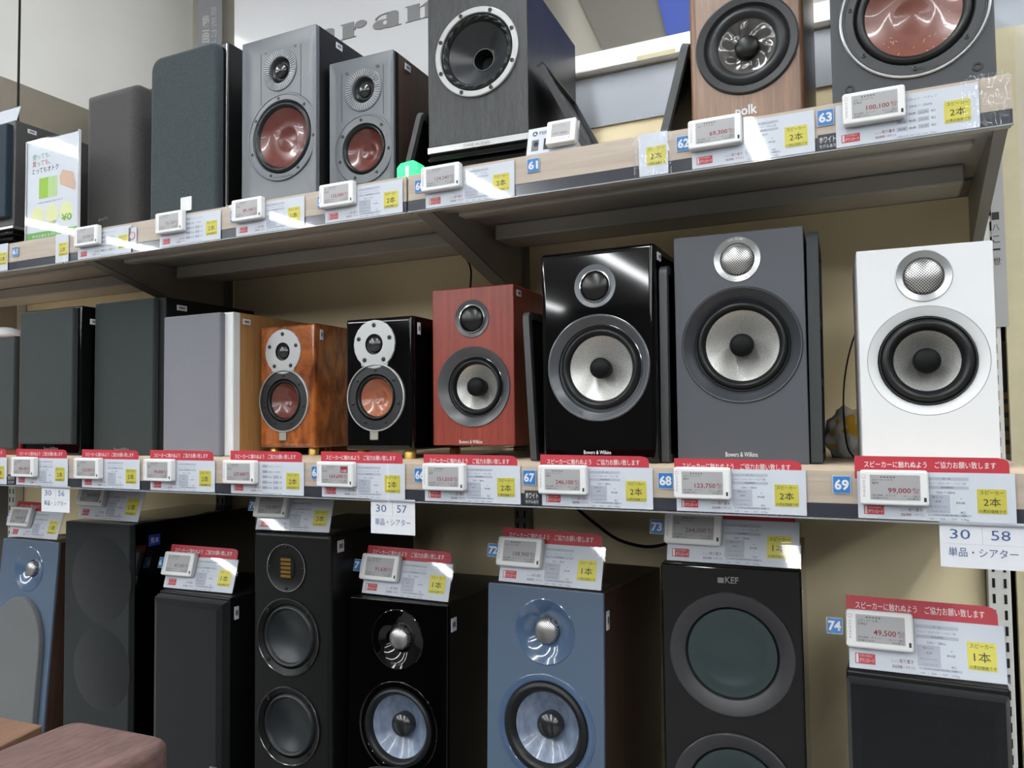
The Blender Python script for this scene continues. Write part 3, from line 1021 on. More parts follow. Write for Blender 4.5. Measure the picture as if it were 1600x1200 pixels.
def small_gloss(label, TL, TR, D, rot, m, tw_c, tw_l, tw_r, dm, wf_c, wf_l, wf_r, cn_l, cn_r, cone, plate):
    s = Spk('bookshelf_speaker', label, TL, TR, D, MID_Z + 0.016, rot=rot, group=G_MID)
    tw, wf = s.at(*tw_c), s.at(*wf_c)
    Rt, R, rc_ = s.rad(tw_l, tw_r, tw_c[1]), s.rad(wf_l, wf_r, wf_c[1]), s.rad(cn_l, cn_r, wf_c[1])
    shell(s.W, s.H, 0.23, 0.004, 0.009, [(tw[0], tw[1], Rt * 0.5), (wf[0], wf[1], R * 0.86)], nb=5).build('cabinet', m, s.root)
    # silver tweeter plate that runs into the woofer rim
    t = shell(2 * Rt, 2 * Rt, 0.003, Rt * 0.999, 0.001, [(0, Rt, dm * 1.25)], y0=-0.003, back=False).build('tweeter', SILVER, s.root, (tw[0], 0, tw[1] - Rt))
    x0 = Rt * 0.62
    MB().prism([(-x0, 0), (x0, 0), (x0 * 1.1, 0.012), (-x0 * 1.1, 0.012)], -0.0022, 0.0).build('plate_neck', SILVER, t, (0, 0, Rt - (tw[1] - wf[1]) + R * 0.93))
    screws(t, Rt * 0.78, 5, -0.0032, 0.0042, PI / 2, 0, Rt)
    MB().lathe([(dm * 1.25, -0.003), (dm * 1.2, 0.001), (dm, 0.002)], cz=Rt).build('dome_surround', RUBBER, t)
    MB().lathe(dome(dm, 0.002, dm * 0.6), cz=Rt).build('dome', DOME_BLACK, t)
    red_woofer(s, wf, R * 0.965, rc_, cone, RUBBER2, SILVER, 7, a0=PI / 2)
    px0, py0, px1, py1 = plate
    xa, za = s.at(px0, py1)
    xb, zb = s.at(px1, py0)
    MB().prism(rrect(xb - xa, zb - za, 0.001), -0.002, 0.0).build('badge', CHROME, s.root, ((xa + xb) / 2, 0, (za + zb) / 2))
    MB().prism(rrect((xb - xa) * 0.85, (zb - za) * 0.85, 0.001), -0.0025, -0.002).build('badge_face', mat('badge_grey', (150, 148, 138), 0.4), s.root, ((xa + xb) / 2, 0, (za + zb) / 2))
    for fx in (-1, 1):
        for fy in (0.025, 0.2):
            MB().lathe([(0.011, 0.0), (0.011, 0.012), (0.009, 0.016), (0, 0.016)][::-1] + [(0, 0)], seg=20).build('foot', GOLD, s.root, (fx * (s.W / 2 - 0.022), fy, -0.016), (PI / 2, 0, 0))
    s.side_tag(0.018, 0.012, 0.010, 0.022)
    return s


small_gloss('small glossy walnut speaker with red cone and silver tweeter plate on gold feet', (405, 511), (491, 505), 1.29, 0.0, BURL, (443, 549.5), 415.5, 470.5, 0.0155, (444, 626), 406, 482.5, 423, 466, CONE_RED, (436.5, 674.5, 449, 689))
small_gloss('small piano black speaker with orange cone and silver tweeter plate on gold feet', (539, 500), (644, 492), 1.205, math.radians(1), BLACK_GLOSS, (585.7, 538), 553.7, 618, 0.0155, (587.5, 621), 542.5, 632, 562, 612, CONE_ORANGE, (578.5, 671.5, 592.5, 688))

# red wood two-way on an acrylic stand
s = Spk('bookshelf_speaker', 'red-stained wood speaker with silver cone on clear acrylic stand', (675, 454), (802, 443), 1.245, 1.5 + P(676, 696, 1.245).z - 1.5, rot=math.radians(2), group=G_MID)
tw, wf = s.at(737.5, 498), s.at(739.5, 604)
Rt, R, rc_ = s.rad(711, 764.5, 498), s.rad(682.5, 796, 604), s.rad(711, 776, 605)
shell(s.W, s.H, 0.26, 0.002, 0.002, [(tw[0], tw[1], Rt * 0.9), (wf[0], wf[1], R * 0.95)]).build('cabinet', ROSENUT, s.root)
silver_woofer(s, wf, R, rc_, mat('ring_grey', (78, 80, 84), 0.35), CHROME, plug=0.42)
mesh_tweeter(s, tw, Rt, Rt * 0.68, mat('ring_grey', (78, 80, 84), 0.35), MESH_BLACK, CHROME)
s.logo('Bowers & Wilkins', 718, 687.5, 754, 692.8, INK_WHITE)
s.side_tag(0.014, 0.008, 0.02, 0.012)
a = empty('acrylic_stand', (s.root.location.x, s.root.location.y, MID_Z), (0, 0, math.radians(2)))
hh = s.base - MID_Z
for x in (-0.05, 0.06):
    MB().box(x - 0.018, x + 0.018, 0.02, 0.2, 0, hh - 0.005).build('block', CLEAR, a, bevel=0.001)
MB().box(-0.075, 0.085, 0.015, 0.21, hh - 0.0048, hh - 0.0003).build('top_plate', CLEAR, a, bevel=0.0005)
tag(a, 'clear acrylic block stand under the red-stained wood speaker', 'speaker stand')

# piano black two-way
s = Spk('bookshelf_speaker', 'large piano black speaker with silver cone beside the matte grey one', (843, 397.5), (1022, 378), 1.175, MID_Z, group=G_MID)
tw, wf = s.at(929.5, 447), s.at(934, 574.5)
Rt, R, rc_ = s.rad(897.5, 962, 447), s.rad(855, 1013, 575), s.rad(886, 985.5, 575)
shell(s.W, s.H, 0.28, 0.006, 0.010, [(tw[0], tw[1], Rt * 0.9), (wf[0], wf[1], R * 0.95)], nb=6).build('cabinet', BLACK_GLOSS, s.root)
silver_woofer(s, wf, R, rc_, mat('ring_slate', (84, 87, 92), 0.32), CHROME, plug=0.32)
MB().lathe([(R * 1.012, 0.0005), (R * 1.01, -0.001), (R * 1.0, -0.0012), (R * 0.995, 0)], seg=64).build('rim', mat('rim_dark_chrome', (130, 132, 136), 0.2, metal=1), s.root, (wf[0], 0, wf[1]))
mesh_tweeter(s, tw, Rt, Rt * 0.68, mat('ring_slate2', (112, 116, 122), 0.35), MESH_BLACK, CHROME)
s.logo('Bowers & Wilkins', 912.5, 704, 955, 709.5, INK_WHITE)
s.side_tag(0.016, 0.012, 0.02, 0.013)

# matte grey two-way
s = Spk('bookshelf_speaker', 'matte grey speaker with large silver cone and engraved aluminium tweeter ring', (1052, 372.5), (1254.5, 352), 1.203, MID_Z, rot=math.radians(2.4), group=G_MID)
tw, wf = s.at(1151.5, 405), s.at(1157.5, 538.5)
Rt, R, rc_ = s.rad(1114.5, 1188.7, 405), s.rad(1063, 1252, 539), s.rad(1098.7, 1216.7, 540)
s.cabinet(0.28, BLACK_MATTE, [(tw[0], tw[1], Rt * 0.85), (wf[0], wf[1], R * 0.95)], y0=0.004)
shell(s.W, s.H, 0.006, 0.002, 0.0015, [(tw[0], tw[1], Rt * 0.9), (wf[0], wf[1], R * 0.97)], back=False).build('baffle', ANTHRACITE, s.root)
fr = silver_woofer(s, wf, R, rc_, mat('ring_anthracite', (58, 61, 67), 0.4), None, plug=0.33, depth=0.024, flush=True)
t = mesh_tweeter(s, tw, Rt, Rt * 0.68, ALU, MESH_SILVER)
MB().lathe([(R * 1.006, 0.0004), (R * 1.006, -0.0004), (R * 0.996, -0.0004)], seg=64).build('seam', BLACK_MATTE, fr)


def ring_text(parent, s_, r, a_mid, da, h, m, y):
    n = len(s_)
    for k, ch in enumerate(s_):
        if ch == ' ':
            continue
        up = math.sin(a_mid) > 0
        a = a_mid + (da * (n - 1) / 2 - da * k) * (1 if up else -1)
        w = h * 0.7
        rot = (a - PI / 2) if up else (a + PI / 2)
        c = Vector((r * math.cos(a), y, r * math.sin(a)))
        off = Vector((math.cos(rot), 0, math.sin(rot))) * (-w / 2)
        lettering(parent, ch, c.x + off.x, c.z + off.z, w, h, m, y, 'lettering', 0, (0, -rot, 0))


ring_text(t, '600 SERIES', Rt * 0.84, PI / 2, 0.085, 0.0030, INK_WHITE, -0.0022)
ring_text(t, 'ANNIVERSARY EDITION', Rt * 0.90, -PI / 2, 0.085, 0.0030, INK_WHITE, -0.0022)
s.logo('Bowers & Wilkins', 1134, 706.5, 1184, 713.5, INK_WHITE)

# white two-way
s = Spk('bookshelf_speaker', 'white speaker with silver cone and aluminium tweeter ring at the shelf end', (1337.5, 393), (1551, 375), 1.187, MID_Z, rot=math.radians(3.2), group=G_MID)
tw, wf = s.at(1443, 431), s.at(1449.5, 563)
Rt, R, rc_ = s.rad(1397.5, 1488.7, 431), s.rad(1353, 1547.5, 563), s.rad(1392, 1501, 564)
s.cabinet(0.2, WHITE_SATIN, [(tw[0], tw[1], Rt * 0.85), (wf[0], wf[1], R * 0.95)], y0=0.004)
shell(s.W, s.H, 0.006, 0.002, 0.0015, [(tw[0], tw[1], Rt * 0.9), (wf[0], wf[1], R * 0.985)], back=False).build('baffle', WHITE_SATIN, s.root)
x, z = wf
rs = rc_ * 1.43
fr = MB().lathe([(R * 0.99, 0.001), (R * 0.985, 0.0), (rs * 1.02, 0.006), (rs * 1.0, 0.012)], seg=64).build('woofer', WHITE_SATIN, s.root, (x, 0, z))
MB().lathe([(R * 1.0, 0.0), (R * 0.997, -0.0002), (R * 0.988, -0.0002), (R * 0.985, 0.0005)], seg=64).build('seam', mat('seam_grey', (150, 152, 155), 0.5), fr)
MB().lathe([(rs, 0.012), (rs * 0.995, 0.004), (rs * 0.97, 0.001)] + arc(rs * 0.95, 0.003, rc_ * 0.985, 0.009, 0.008)).build('surround', RUBBER, fr)
MB().lathe(bowl(rc_, 0.009, rc_ * 0.2, 0.034, 0.12)).build('cone', CONE_SILVER, fr)
pr = rc_ * 0.42
MB().lathe([(pr * 0.8, 0.034), (pr * 0.95, 0.016), (pr, 0.011)] + dome(pr, 0.009, pr * 0.5)[1:]).build('phase_plug', PLUG, fr)
mesh_tweeter(s, tw, Rt, Rt * 0.68, ALU, MESH_SILVER)

# ------------------------------------------------------------------ floor-standing speakers
G_LOW = 'floor-standing speakers below the middle shelf'


def tower(label, TL, TR, D, rot=0.0, tilt=0.0):
    return Spk('tower_speaker', label, TL, TR, D, DECK_Z + 0.33 * math.sin(tilt), rot=rot, tilt=tilt, group=G_LOW)


def slate_speaker(label, TL, TR, D, rot, tilt, m, mg, side, tw_c, dm, hr, wf_c, R, rsur, rc_, plug, logo=None):
    s = tower(label, TL, TR, D, rot, tilt)
    tw, wf = s.at(*tw_c), s.at(*wf_c)
    hr, dm = s.rad(*hr, tw_c[1]), s.rad(*dm, tw_c[1])
    R, rsur, rc_ = (s.rad(*q, wf_c[1]) for q in (R, rsur, rc_))
    holes = [(tw[0], tw[1], hr * 0.97), (wf[0], wf[1], R * 0.97)]
    s.cabinet(0.30, side, holes, y0=0.004)
    shell(s.W, s.H, 0.005, 0.003, 0.002, holes, y0=0.0, back=False).build('baffle', m, s.root)
    # dished waveguide with an inverted dome behind wire mesh
    t = MB().lathe([(hr, 0.001), (hr, -0.001), (hr * 0.97, -0.0016), (hr * 0.8, 0.001), (hr * 0.62, 0.004), (dm * 1.25, 0.009), (dm * 1.02, 0.012), (dm, 0.014)], seg=56).build('tweeter', mg, s.root, (tw[0], 0, tw[1]))
    MB().lathe([(dm, 0.013), (dm * 0.99, 0.007)] + dome(dm * 0.97, 0.006, dm * 0.45)[1:], seg=36).build('mesh_dome', MESH_SILVER, t)
    f = MB().lathe([(R, 0.001), (R, -0.0012), (R * 0.98, -0.002), (rsur * 1.04, -0.001), (rsur, 0.002)], seg=64).build('woofer', mg, s.root, (wf[0], 0, wf[1]))
    MB().lathe([(rsur * 1.02, 0.002), (rsur, -0.002)] + arc(rsur * 0.98, -0.002, rc_ * 0.985, 0.006, 0.006)).build('surround', RUBBER, f)
    MB().lathe(bowl(rc_, 0.006, rc_ * 0.3, 0.03, 0.08)).build('cone', CONE_SLATE, f)
    pr = rc_ * 0.385
    MB().lathe([(pr, 0.028), (pr, 0.018)] + dome(pr, 0.016, pr * 0.5)[1:]).build('dust_cap', DOME_BLACK, f)
    if logo:
        lettering(s.root, logo, tw[0] - 0.012, tw[1] - hr * 0.86, 0.024, 0.005, INK_GREY, -0.0006)
    return s, tw, wf


# blue at the far left with arched grille
s = tower('blue tower speaker with arched grey grille at the picture edge', (5, 840), (92, 848), 1.19, 0, math.radians(4.5))
tw = s.at(45, 889)
hr = s.rad(23, 67, 889)
holes = [(tw[0], tw[1], hr * 0.97)]
s.cabinet(0.30, WALNUT_DARK, y0=0.004, holes=holes)
shell(s.W, s.H, 0.005, 0.003, 0.002, holes, back=False).build('baffle', BLUE_GREY, s.root)
t = MB().lathe([(hr, 0.001), (hr, -0.001), (hr * 0.97, -0.0016), (hr * 0.8, 0.001), (hr * 0.6, 0.004), (0.02, 0.009), (0.0172, 0.014)], seg=56).build('tweeter', BLUE_GLOSS, s.root, (tw[0], 0, tw[1]))
MB().lathe([(0.0172, 0.013), (0.017, 0.007)] + dome(0.0168, 0.006, 0.009)[1:], seg=36).build('mesh_dome', MESH_SILVER, t)
x, z = s.at(38, 932)
gw = s.W * 0.86
zt = z
pts = [(-gw / 2, 0.05), (gw / 2, 0.05)] + [(gw / 2 * math.cos(a), zt - gw / 2 * 1.25 + gw / 2 * 1.25 * math.sin(a)) for a in (PI * k / 24 for k in range(25))]
MB().prism(pts, -0.014, 0.0).build('grille', FAB_ARCH, s.root, (x, 0, 0), bevel=0.003)
s.side_tag(0.03, 0.04, 0.016, 0.03)
FAR_BLUE = s

# dark cloth tower
s = tower('tall dark cloth-fronted tower speaker with faint round drivers and blue sticker', (110, 813), (211, 819), 1.165, math.radians(1))
TOWER_B = s
s.cabinet(0.36, BLACK_GLOSS)
gr = grille(s, FAB_TOWER, t=0.012, b=0.003, rc=0.003)
for py, rx in ((905, 46), (1045, 44)):
    x, z = s.at(158, py, -0.012)
    rr = s.rad(158 - rx, 158 + rx, py, -0.012)
    MB().lathe([(rr, -0.0119), (rr * 0.985, -0.0124), (0, -0.0124)]).build('driver_cloth_disc', fabric('fabric_disc', (26, 29, 31)), gr, (x, 0, z))  # slightly darker cloth disc at each driver position
x = s.W / 2
z = s.H - 0.028
b_ = MB().box(x, x + 0.001, 0.035, 0.065, z - 0.024, z).build('sticker', mat('sticker_blue', (34, 62, 168), 0.4), s.root, bevel=0.0004)
lettering(b_, '見本', 0, 0, 0.022, 0.012, INK_WHITE, 0, rot=(0, 0, PI / 2)).location = (x + 0.0014, 0.039, z - 0.018)

# black cloth tower
s = tower('black cloth tower speaker standing left of the gold ribbon-tweeter one', (249, 922), (359, 935), 1.19)
TOWER_C = s
s.cabinet(0.22, BLACK_SATIN)
shell(s.W, s.H - 0.006, 0.020, 0.004, 0.016, y0=-0.020, nb=2).build('grille', FAB_BLACK, s.root, (0, 0, 0))
x, z = s.at(334, 1203, -0.02)
MB().prism(rrect(0.02, 0.012, 0.002), -0.022, -0.02).build('badge', ALU, s.root, (x, 0, z))
s.side_tag(0.012, 0.02, 0.012, 0.026)

# ribbon-tweeter tower
s = tower('black tower speaker with gold folded ribbon tweeter above two black cones', (396, 829), (517, 834), 1.175, math.radians(2))
TOWER_D = s
tw = s.at(448, 887)
w1, w2 = s.at(450, 995), s.at(450.5, 1134)
R, rc_ = s.rad(402, 499, 995), s.rad(418, 484, 995)
s.cabinet(0.30, BLACK_SATIN, [(w1[0], w1[1], R * 0.9), (w2[0], w2[1], R * 0.9)], rc=0.008, b=0.008, nb=4)
ra = s.rad(418, 478, 887)
rz = ra * 1.04
t = MB().lathe([(ra, 0.0005), (ra, -0.002), (ra * 0.97, -0.003), (ra * 0.93, -0.002), (ra * 0.4, -0.0005), (0, -0.0005)], seg=56).build('tweeter', BLACK_SATIN, s.root, (tw[0], 0, tw[1]))
MB().lathe([(ra * 1.0, -0.002), (ra * 0.985, -0.0034), (ra * 0.965, -0.0034), (ra * 0.95, -0.0022)], seg=64).build('chrome_ring', CHROME, t)
MB().prism(rrect(ra * 0.82, ra * 0.95, ra * 0.3, 6), -0.0022, -0.0003).build('ribbon_plate', BLACK_MATTE, t)
for q in range(5):
    MB().box(-ra * 0.26, ra * 0.26, -0.0034, -0.0022, -ra * 0.40 + q * ra * 0.17, -ra * 0.29 + q * ra * 0.17).build('ribbon_fold', mat('ribbon_gold', (150, 112, 40), 0.4, metal=0.6), t, bevel=0.0004)
screws(t, ra * 0.86, 4, -0.0024, 0.003, PI / 2)
for (x, z) in (w1, w2):
    f = MB().lathe([(R, 0.0005), (R, -0.002), (R * 0.985, -0.003), (R * 0.95, -0.002), (rc_ * 1.22, 0.0015), (rc_ * 1.18, 0.005)], seg=64).build('woofer', BLACK_SATIN, s.root, (x, 0, z))
    MB().lathe([(R * 1.0, -0.0022), (R * 0.99, -0.0036), (R * 0.975, -0.0034), (R * 0.965, -0.0025)], seg=64).build('rim', mat('rim_dark_chrome', (130, 132, 136), 0.2, metal=1), f)
    MB().lathe(arc(rc_ * 1.18, 0.004, rc_ * 0.99, 0.004, 0.006)).build('surround', RUBBER2, f)
    MB().lathe([(rc_, 0.004), (rc_ * 0.93, 0.0055), (rc_ * 0.75, 0.010), (rc_ * 0.5, 0.0145), (rc_ * 0.25, 0.017), (0, 0.018)]).build('cone', mat('cone_dish', (44, 49, 52), 0.34, metal=0.2), f)
    screws(f, R * 0.9, 4, -0.0018, 0.004, PI / 4)
s.side_tag(0.02, 0.014, 0.02, 0.022)

# black gloss with slate cone
s, tw, wf = slate_speaker('piano black tower speaker with mottled slate cone and wire mesh tweeter', (547, 932), (700, 944), 1.21, math.radians(2.5), math.radians(1.5), BLACK_GLOSS, BLACK_GLOSS, BLACK_SATIN,
                          (621, 999), (606, 636.5), (581, 661), (621.5, 1137), (559, 681), (569, 672), (579, 664), 0, 'FOCAL')
TOWER_E = s
s.side_tag(0.012, 0.026, 0.02, 0.024)

# blue with slate cone
s, tw, wf = slate_speaker('blue tower speaker with mottled slate cone, dark walnut sides, beside the piano black ones', (762.5, 910), (943, 928), 1.20, math.radians(-2), math.radians(2), BLUE_GREY, BLUE_GLOSS, WALNUT_DARK,
                          (851, 987), (832.5, 869), (805, 897.5), (852, 1138), (777, 927.5), (787.5, 915), (802.5, 902), 0)
TOWER_F = s
s.side_tag(0.012, 0.03, 0.012, 0.03)

# gloss black with graphite discs
s = tower('piano black tower speaker with two graphite disc woofers', (1032, 880), (1252, 892), 1.175, math.radians(4))
TOWER_G = s
w1, w2 = s.at(1143, 1022), s.at(1147, 1243)
R, ri = s.rad(1045, 1241, 1022), s.rad(1072, 1216, 1022)
shell(s.W, s.H, 0.33, 0.003, 0.003, [(w1[0], w1[1], R * 0.9), (w2[0], w2[1], R * 0.9)]).build('cabinet', BLACK_GLOSS, s.root)
for x, z in (w1, w2):
    f = MB().lathe([(R, 0.001), (R, -0.004), (R * 0.985, -0.0055), (R * 0.96, -0.0055), (ri * 1.03, 0.002), (ri * 1.01, 0.006)], seg=72).build('woofer', KEF_RING, s.root, (x, 0, z))
    MB().lathe([(ri * 1.02, 0.007), (ri * 0.97, 0.008)], seg=64).build('surround', BLACK_MATTE, f)
    MB().lathe([(ri * 0.975, 0.009), (ri * 0.97, 0.0035), (ri * 0.95, 0.0032), (ri * 0.7, 0.0075), (ri * 0.4, 0.011), (0, 0.013)], seg=64).build('cone', KEF_DISC, f)
s.logo('KEF', 1133, 902, 1154, 911, mat('logo_dim', (120, 120, 122), 0.4), -0.0006, 0.02)
x, z = s.at(1126, 906.5)
MB().prism(rrect(0.009, 0.008, 0.0008), -0.0006, 0.0).build('emblem', mat('logo_dim', (120, 120, 122), 0.4), s.root, (x, 0, z))
s.side_tag(0.02, 0.03, 0.006, 0.012)

# black cloth tower at the right
s = tower('black cloth tower speaker at the shelving end beside the white upright', (1322, 1046), (1578, 1078), 1.205, math.radians(-2))
TOWER_H = s
s.cabinet(0.30, BLACK_SATIN)
shell(s.W * 0.99, s.H - 0.008, 0.020, 0.004, 0.018, y0=-0.020, nb=2).build('grille', FAB_BLACK, s.root)

# ------------------------------------------------------------------ leaning grille covers


def leaning(label, p_tf, p_bf, p_tb, t, face=BLACK_SATIN, edge=RUBBER2, hollow=False, side=1):
    """cover panel given by its top-front, bottom-front and top-back corners; thickness t towards side"""
    bf_, tf_, tb_ = p_bf, p_tf, p_tb
    bb = bf_ + (tb_ - tf_)
    o = empty('grille_cover', bf_)
    ax, az = (tb_ - tf_), (tf_ - bf_)
    nrm = ax.cross(az).normalized() * side
    L, Hh = ax.length, az.length
    ux, uz = ax / L, az / Hh
    mw = Matrix((ux, nrm, uz)).transposed()
    o.rotation_euler = mw.to_euler()
    rim = 0.012
    n = 5
    outer = rrect(L, Hh, (0.004, 0.014, 0.014, 0.004), n, L / 2, Hh / 2)
    inner = rrect(L - 2 * rim, Hh - 2 * rim, 0.006, n, L / 2, Hh / 2)
    k = len(outer)
    mb = MB()
    t = -t
    mb.add([(x, 0, z) for x, z in outer] + [(x, t, z) for x, z in outer] + [(x, 0, z) for x, z in inner] + [(x, t, z) for x, z in inner],
           [(i, (i + 1) % k, k + (i + 1) % k, k + i) for i in range(k)] +
           [(i, 2 * k + i, 2 * k + (i + 1) % k, (i + 1) % k) for i in range(k)] +
           [(k + i, k + (i + 1) % k, 3 * k + (i + 1) % k, 3 * k + i) for i in range(k)] +
           [(2 * k + i, 3 * k + i, 3 * k + (i + 1) % k, 2 * k + (i + 1) % k) for i in range(k)])
    mb.build('frame', edge, o)
    MB().prism(inner, t * 0.15, t * 0.4).build('cloth', face, o)
    if hollow:
        for q in (0.36, 0.64):
            MB().box(rim, L - rim, t * 0.4, t * 0.9, Hh * q - 0.006, Hh * q + 0.006).build('crossbar', edge, o)
    tag(o, label, 'grille cover', 'loose grille covers leaning between the speakers')
    return o


def lean(label, tf, bf, D, length, t, z_floor, side=1, ang=0.0, dx=0.0, **kw):
    """front edge given by its top and foot in the picture; the panel runs back from there"""
    a = P(*tf, D) + Vector((dx, 0, 0))
    b0 = P(*bf, D) + Vector((dx, 0, 0))
    k = (a.z - z_floor) / (a.z - b0.z)
    b1 = a + (b0 - a) * k
    return leaning(label, a, b1, a + Vector((-math.sin(ang) * length, math.cos(ang) * length, 0)), t, side=side, **kw)


lean('black cover leaning right of the black ash speaker behind the F500 card', (838, 100), (887, 190), 1.265, 0.2, 0.012, TOP_Z + 0.006, -1, ang=math.radians(3.2))
lean('black cover leaning between the small grey speaker and the black ash one', (652, 172), (634, 250), 1.222, 0.2, 0.010, TOP_Z + 0.006, -1, ang=math.radians(2), edge=mat('cover_edge_dark', (56, 58, 60), 0.5))
lean('black cover with grey edge leaning left of the walnut speaker', (1066, 63), (1031, 208), 1.235, 0.2, 0.012, TOP_Z + 0.002, -1, edge=mat('cover_edge_grey', (78, 82, 84), 0.7))
lean('black cover leaning against the piano black speaker beside the red wood one', (816, 487), (829, 715), 1.19, 0.2, 0.011, MID_Z + 0.001, -1, edge=mat('cover_edge_dark', (56, 58, 60), 0.5))
lean('black cover standing between the piano black and matte grey speakers', (1024, 415), (1028, 712), 1.19, 0.2, 0.012, MID_Z + 0.001, -1, dx=0.0055, edge=mat('cover_edge_dark', (56, 58, 60), 0.5))
lean('dark hollow-framed cover leaning on the right side of the matte grey speaker', (1256, 361), (1264, 724), 1.215, 0.19, 0.016, MID_Z + 0.001, -1, ang=math.radians(2.4), dx=0.003, edge=mat('cover_edge_slate', (50, 55, 58), 0.7), hollow=True)

# ------------------------------------------------------------------ price cards and electronic tags
CW, CH = 0.168, 0.058


def u(x):
    return (x - 560) / 1000 * CW - CW / 2


def v(y):
    return (695 - y) / 295 * CH


SHEET = MB().prism(rrect(CW, CH, 0.0008, 2, 0, CH / 2), 0, 0.0006).mesh('card_sheet', PAPER)
STRIP = MB().prism([(u(545), CH - 0.008), (u(1530), CH - 0.008), (u(1530), v(345)), (u(1522), v(322)), (u(1500), v(310)), (u(1460), v(303)), (u(545), v(297))], 0.0009, 0.0014).mesh('warning_strip', RED)
STICKER = MB().prism(rrect(u(1505) - u(1328), v(495) - v(640), 0.0006, 2), -0.0005, -0.0001).mesh('sticker', YELLOW)
BANNER = MB().prism(rrect(u(735) - u(600), v(612) - v(668), 0.0003, 1), -0.0004, -0.0001).mesh('app_banner', RED2)
TABLE_A = flat([rect(u(1008), u(1280), v(447), v(428)), rect(u(1008), u(1280), v(500), v(482)), rect(u(1012), u(1160), v(648), v(535)), rect(u(1020), u(1290), v(665), v(652))], -0.0002).mesh('table_print', CELL, weld=False)
TABLE_B = flat([rect(u(1000 + q * 150), u(1075 + q * 150), v(455 + r * 48), v(425 + r * 48)) for q in (0, 1) for r in range(5) if not (q == 1 and r < 2)], -0.0002).mesh('table_print', CELL, weld=False)


def spec_print(kind):
    if kind == 'a':
        rows = [('形　式', u(1120), v(443), 0.008, 0.0024), ('2ウェイ・2スピーカー・バスレフ型', u(1020), v(472), u(1262) - u(1020), 0.0026), ('再生周波数帯域', u(1105), v(496), 0.013, 0.0024),
                ('52Hz ～ 28kHz', u(1078), v(528), u(1195) - u(1078), 0.0028), ('最大入力', u(1050), v(556), 0.011, 0.0024), ('能率', u(1070), v(582), 0.006, 0.0024),
                ('スピーカーターミナル', u(1030), v(614), 0.019, 0.0024), ('インピーダンス', u(1040), v(642), 0.016, 0.0024), ('84dB', u(1200), v(588), 0.009, 0.0026), ('－', u(1225), v(558), 0.002, 0.0006),
                ('8Ω', u(1225), v(645), 0.005, 0.0026), ('外形寸法(幅×高×奥)　質量', u(1055), v(664), u(1262) - u(1055), 0.0021), ('165 ・ 300 ・ 207　4.7kg', u(1028), v(690), u(1272) - u(1028), 0.0026)]
    else:
        rows = [('形式', u(1018), v(450), 0.007, 0.003), ('2ウェイ・バスレフ', u(1085), v(450), u(1280) - u(1085), 0.003), ('周波数', u(1008), v(498), 0.010, 0.0028), ('50Hz ～ 25kHz', u(1090), v(498), u(1250) - u(1090), 0.003)]
        for r in range(2, 5):
            rows += [('能率', u(1015), v(449 + r * 48), 0.008, 0.003), ('86dB', u(1085), v(449 + r * 48), 0.008, 0.003), ('入力', u(1165), v(449 + r * 48), 0.008, 0.003), ('8Ω', u(1240), v(449 + r * 48), 0.005, 0.003)]
        rows += [('外形寸法 150 × 250 × 230　4.0kg', u(1005), v(690), u(1270) - u(1005), 0.0026)]
    return text_block('spec_print_' + kind, rows, INK_GREY)


STICK_A = {q: text_block('sticker_print_' + q, [('スピーカー', u(1345), v(527), u(1490) - u(1345), 0.0046), (q + '本', u(1366), v(598), u(1470) - u(1366), 0.0104), ('の表記価格です', u(1338), v(636), u(1500) - u(1338), 0.0040)], INK) for q in ('1', '2')}
STRIP_T = text_block('strip_print', [('スピーカーに触れぬよう　ご協力お願い致します', u(610), v(370), u(1450) - u(610), 0.0082)], INK_WHITE)
BANNER_T = text_block('banner_print', [('アプリで今すぐ', u(632), v(632), u(715) - u(632), 0.0028), ('ダウンロード', u(628), v(660), u(728) - u(628), 0.0046)], INK_WHITE)
PHONE = flat([rect(u(606), u(622), v(664), v(616))], -0.0005).mesh('phone_print', INK_WHITE, weld=False)
NET_T = text_block('net_print', [('ネットで', u(842), v(642), u(890) - u(842), 0.0022), ('取り置き', u(895), v(643), u(985) - u(895), 0.0040), ('商品情報・クチコミ', u(846), v(672), u(995) - u(846), 0.0034)], mat('ink_wine', (132, 44, 58), 0.6))
N_CARD = ('', '')


def price_card(loc, label, qty='2', strip=False, table='a', rot=None, scale=None, stand=False, group='price cards', dz=0.0):
    o = empty('price_card', loc, rot)
    if scale:
        o.scale = scale
    link('card_sheet', SHEET, o)
    if strip:
        st = link('warning_strip', STRIP, o, (0, 0, dz))
        link('lettering', STRIP_T, st, (0, 0.0007, 0))
    k = link('sticker', STICKER, o, ((u(1328) + u(1505)) / 2, 0, (v(495) + v(640)) / 2))
    link('lettering', STICK_A[qty], o, (0, -0.0007, 0)).parent = o
    link('table_print', TABLE_A if table == 'a' else TABLE_B, o)
    link('spec_print', spec_print(table), o, (0, -0.0004, 0))
    b = link('app_banner', BANNER, o, ((u(600) + u(735)) / 2, 0, (v(612) + v(668)) / 2))
    link('lettering', BANNER_T, o, (0, -0.0006, 0))
    link('phone_print', PHONE, o)
    link('lettering', NET_T, o, (0, -0.0003, 0))
    if stand:
        MB().box(-CW / 2 - 0.002, CW / 2 + 0.002, -0.0018, -0.0010, 0, CH + 0.001).build('clear_front', CLEAR, o)
        mb = MB().box(-CW / 2 - 0.002, CW / 2 + 0.002, 0.0016, 0.0030, 0.0, CH + 0.001)
        mb.build('clear_back', CLEAR, o)
        MB().box(-CW / 2 - 0.002, CW / 2 + 0.002, 0.0016, 0.045, -0.0012, 0.0).build('clear_foot', CLEAR, o, (0, 0, 0), (-(rot[0] if rot else 0), 0, 0))
    tag(o, label, 'price card', group)
    return o


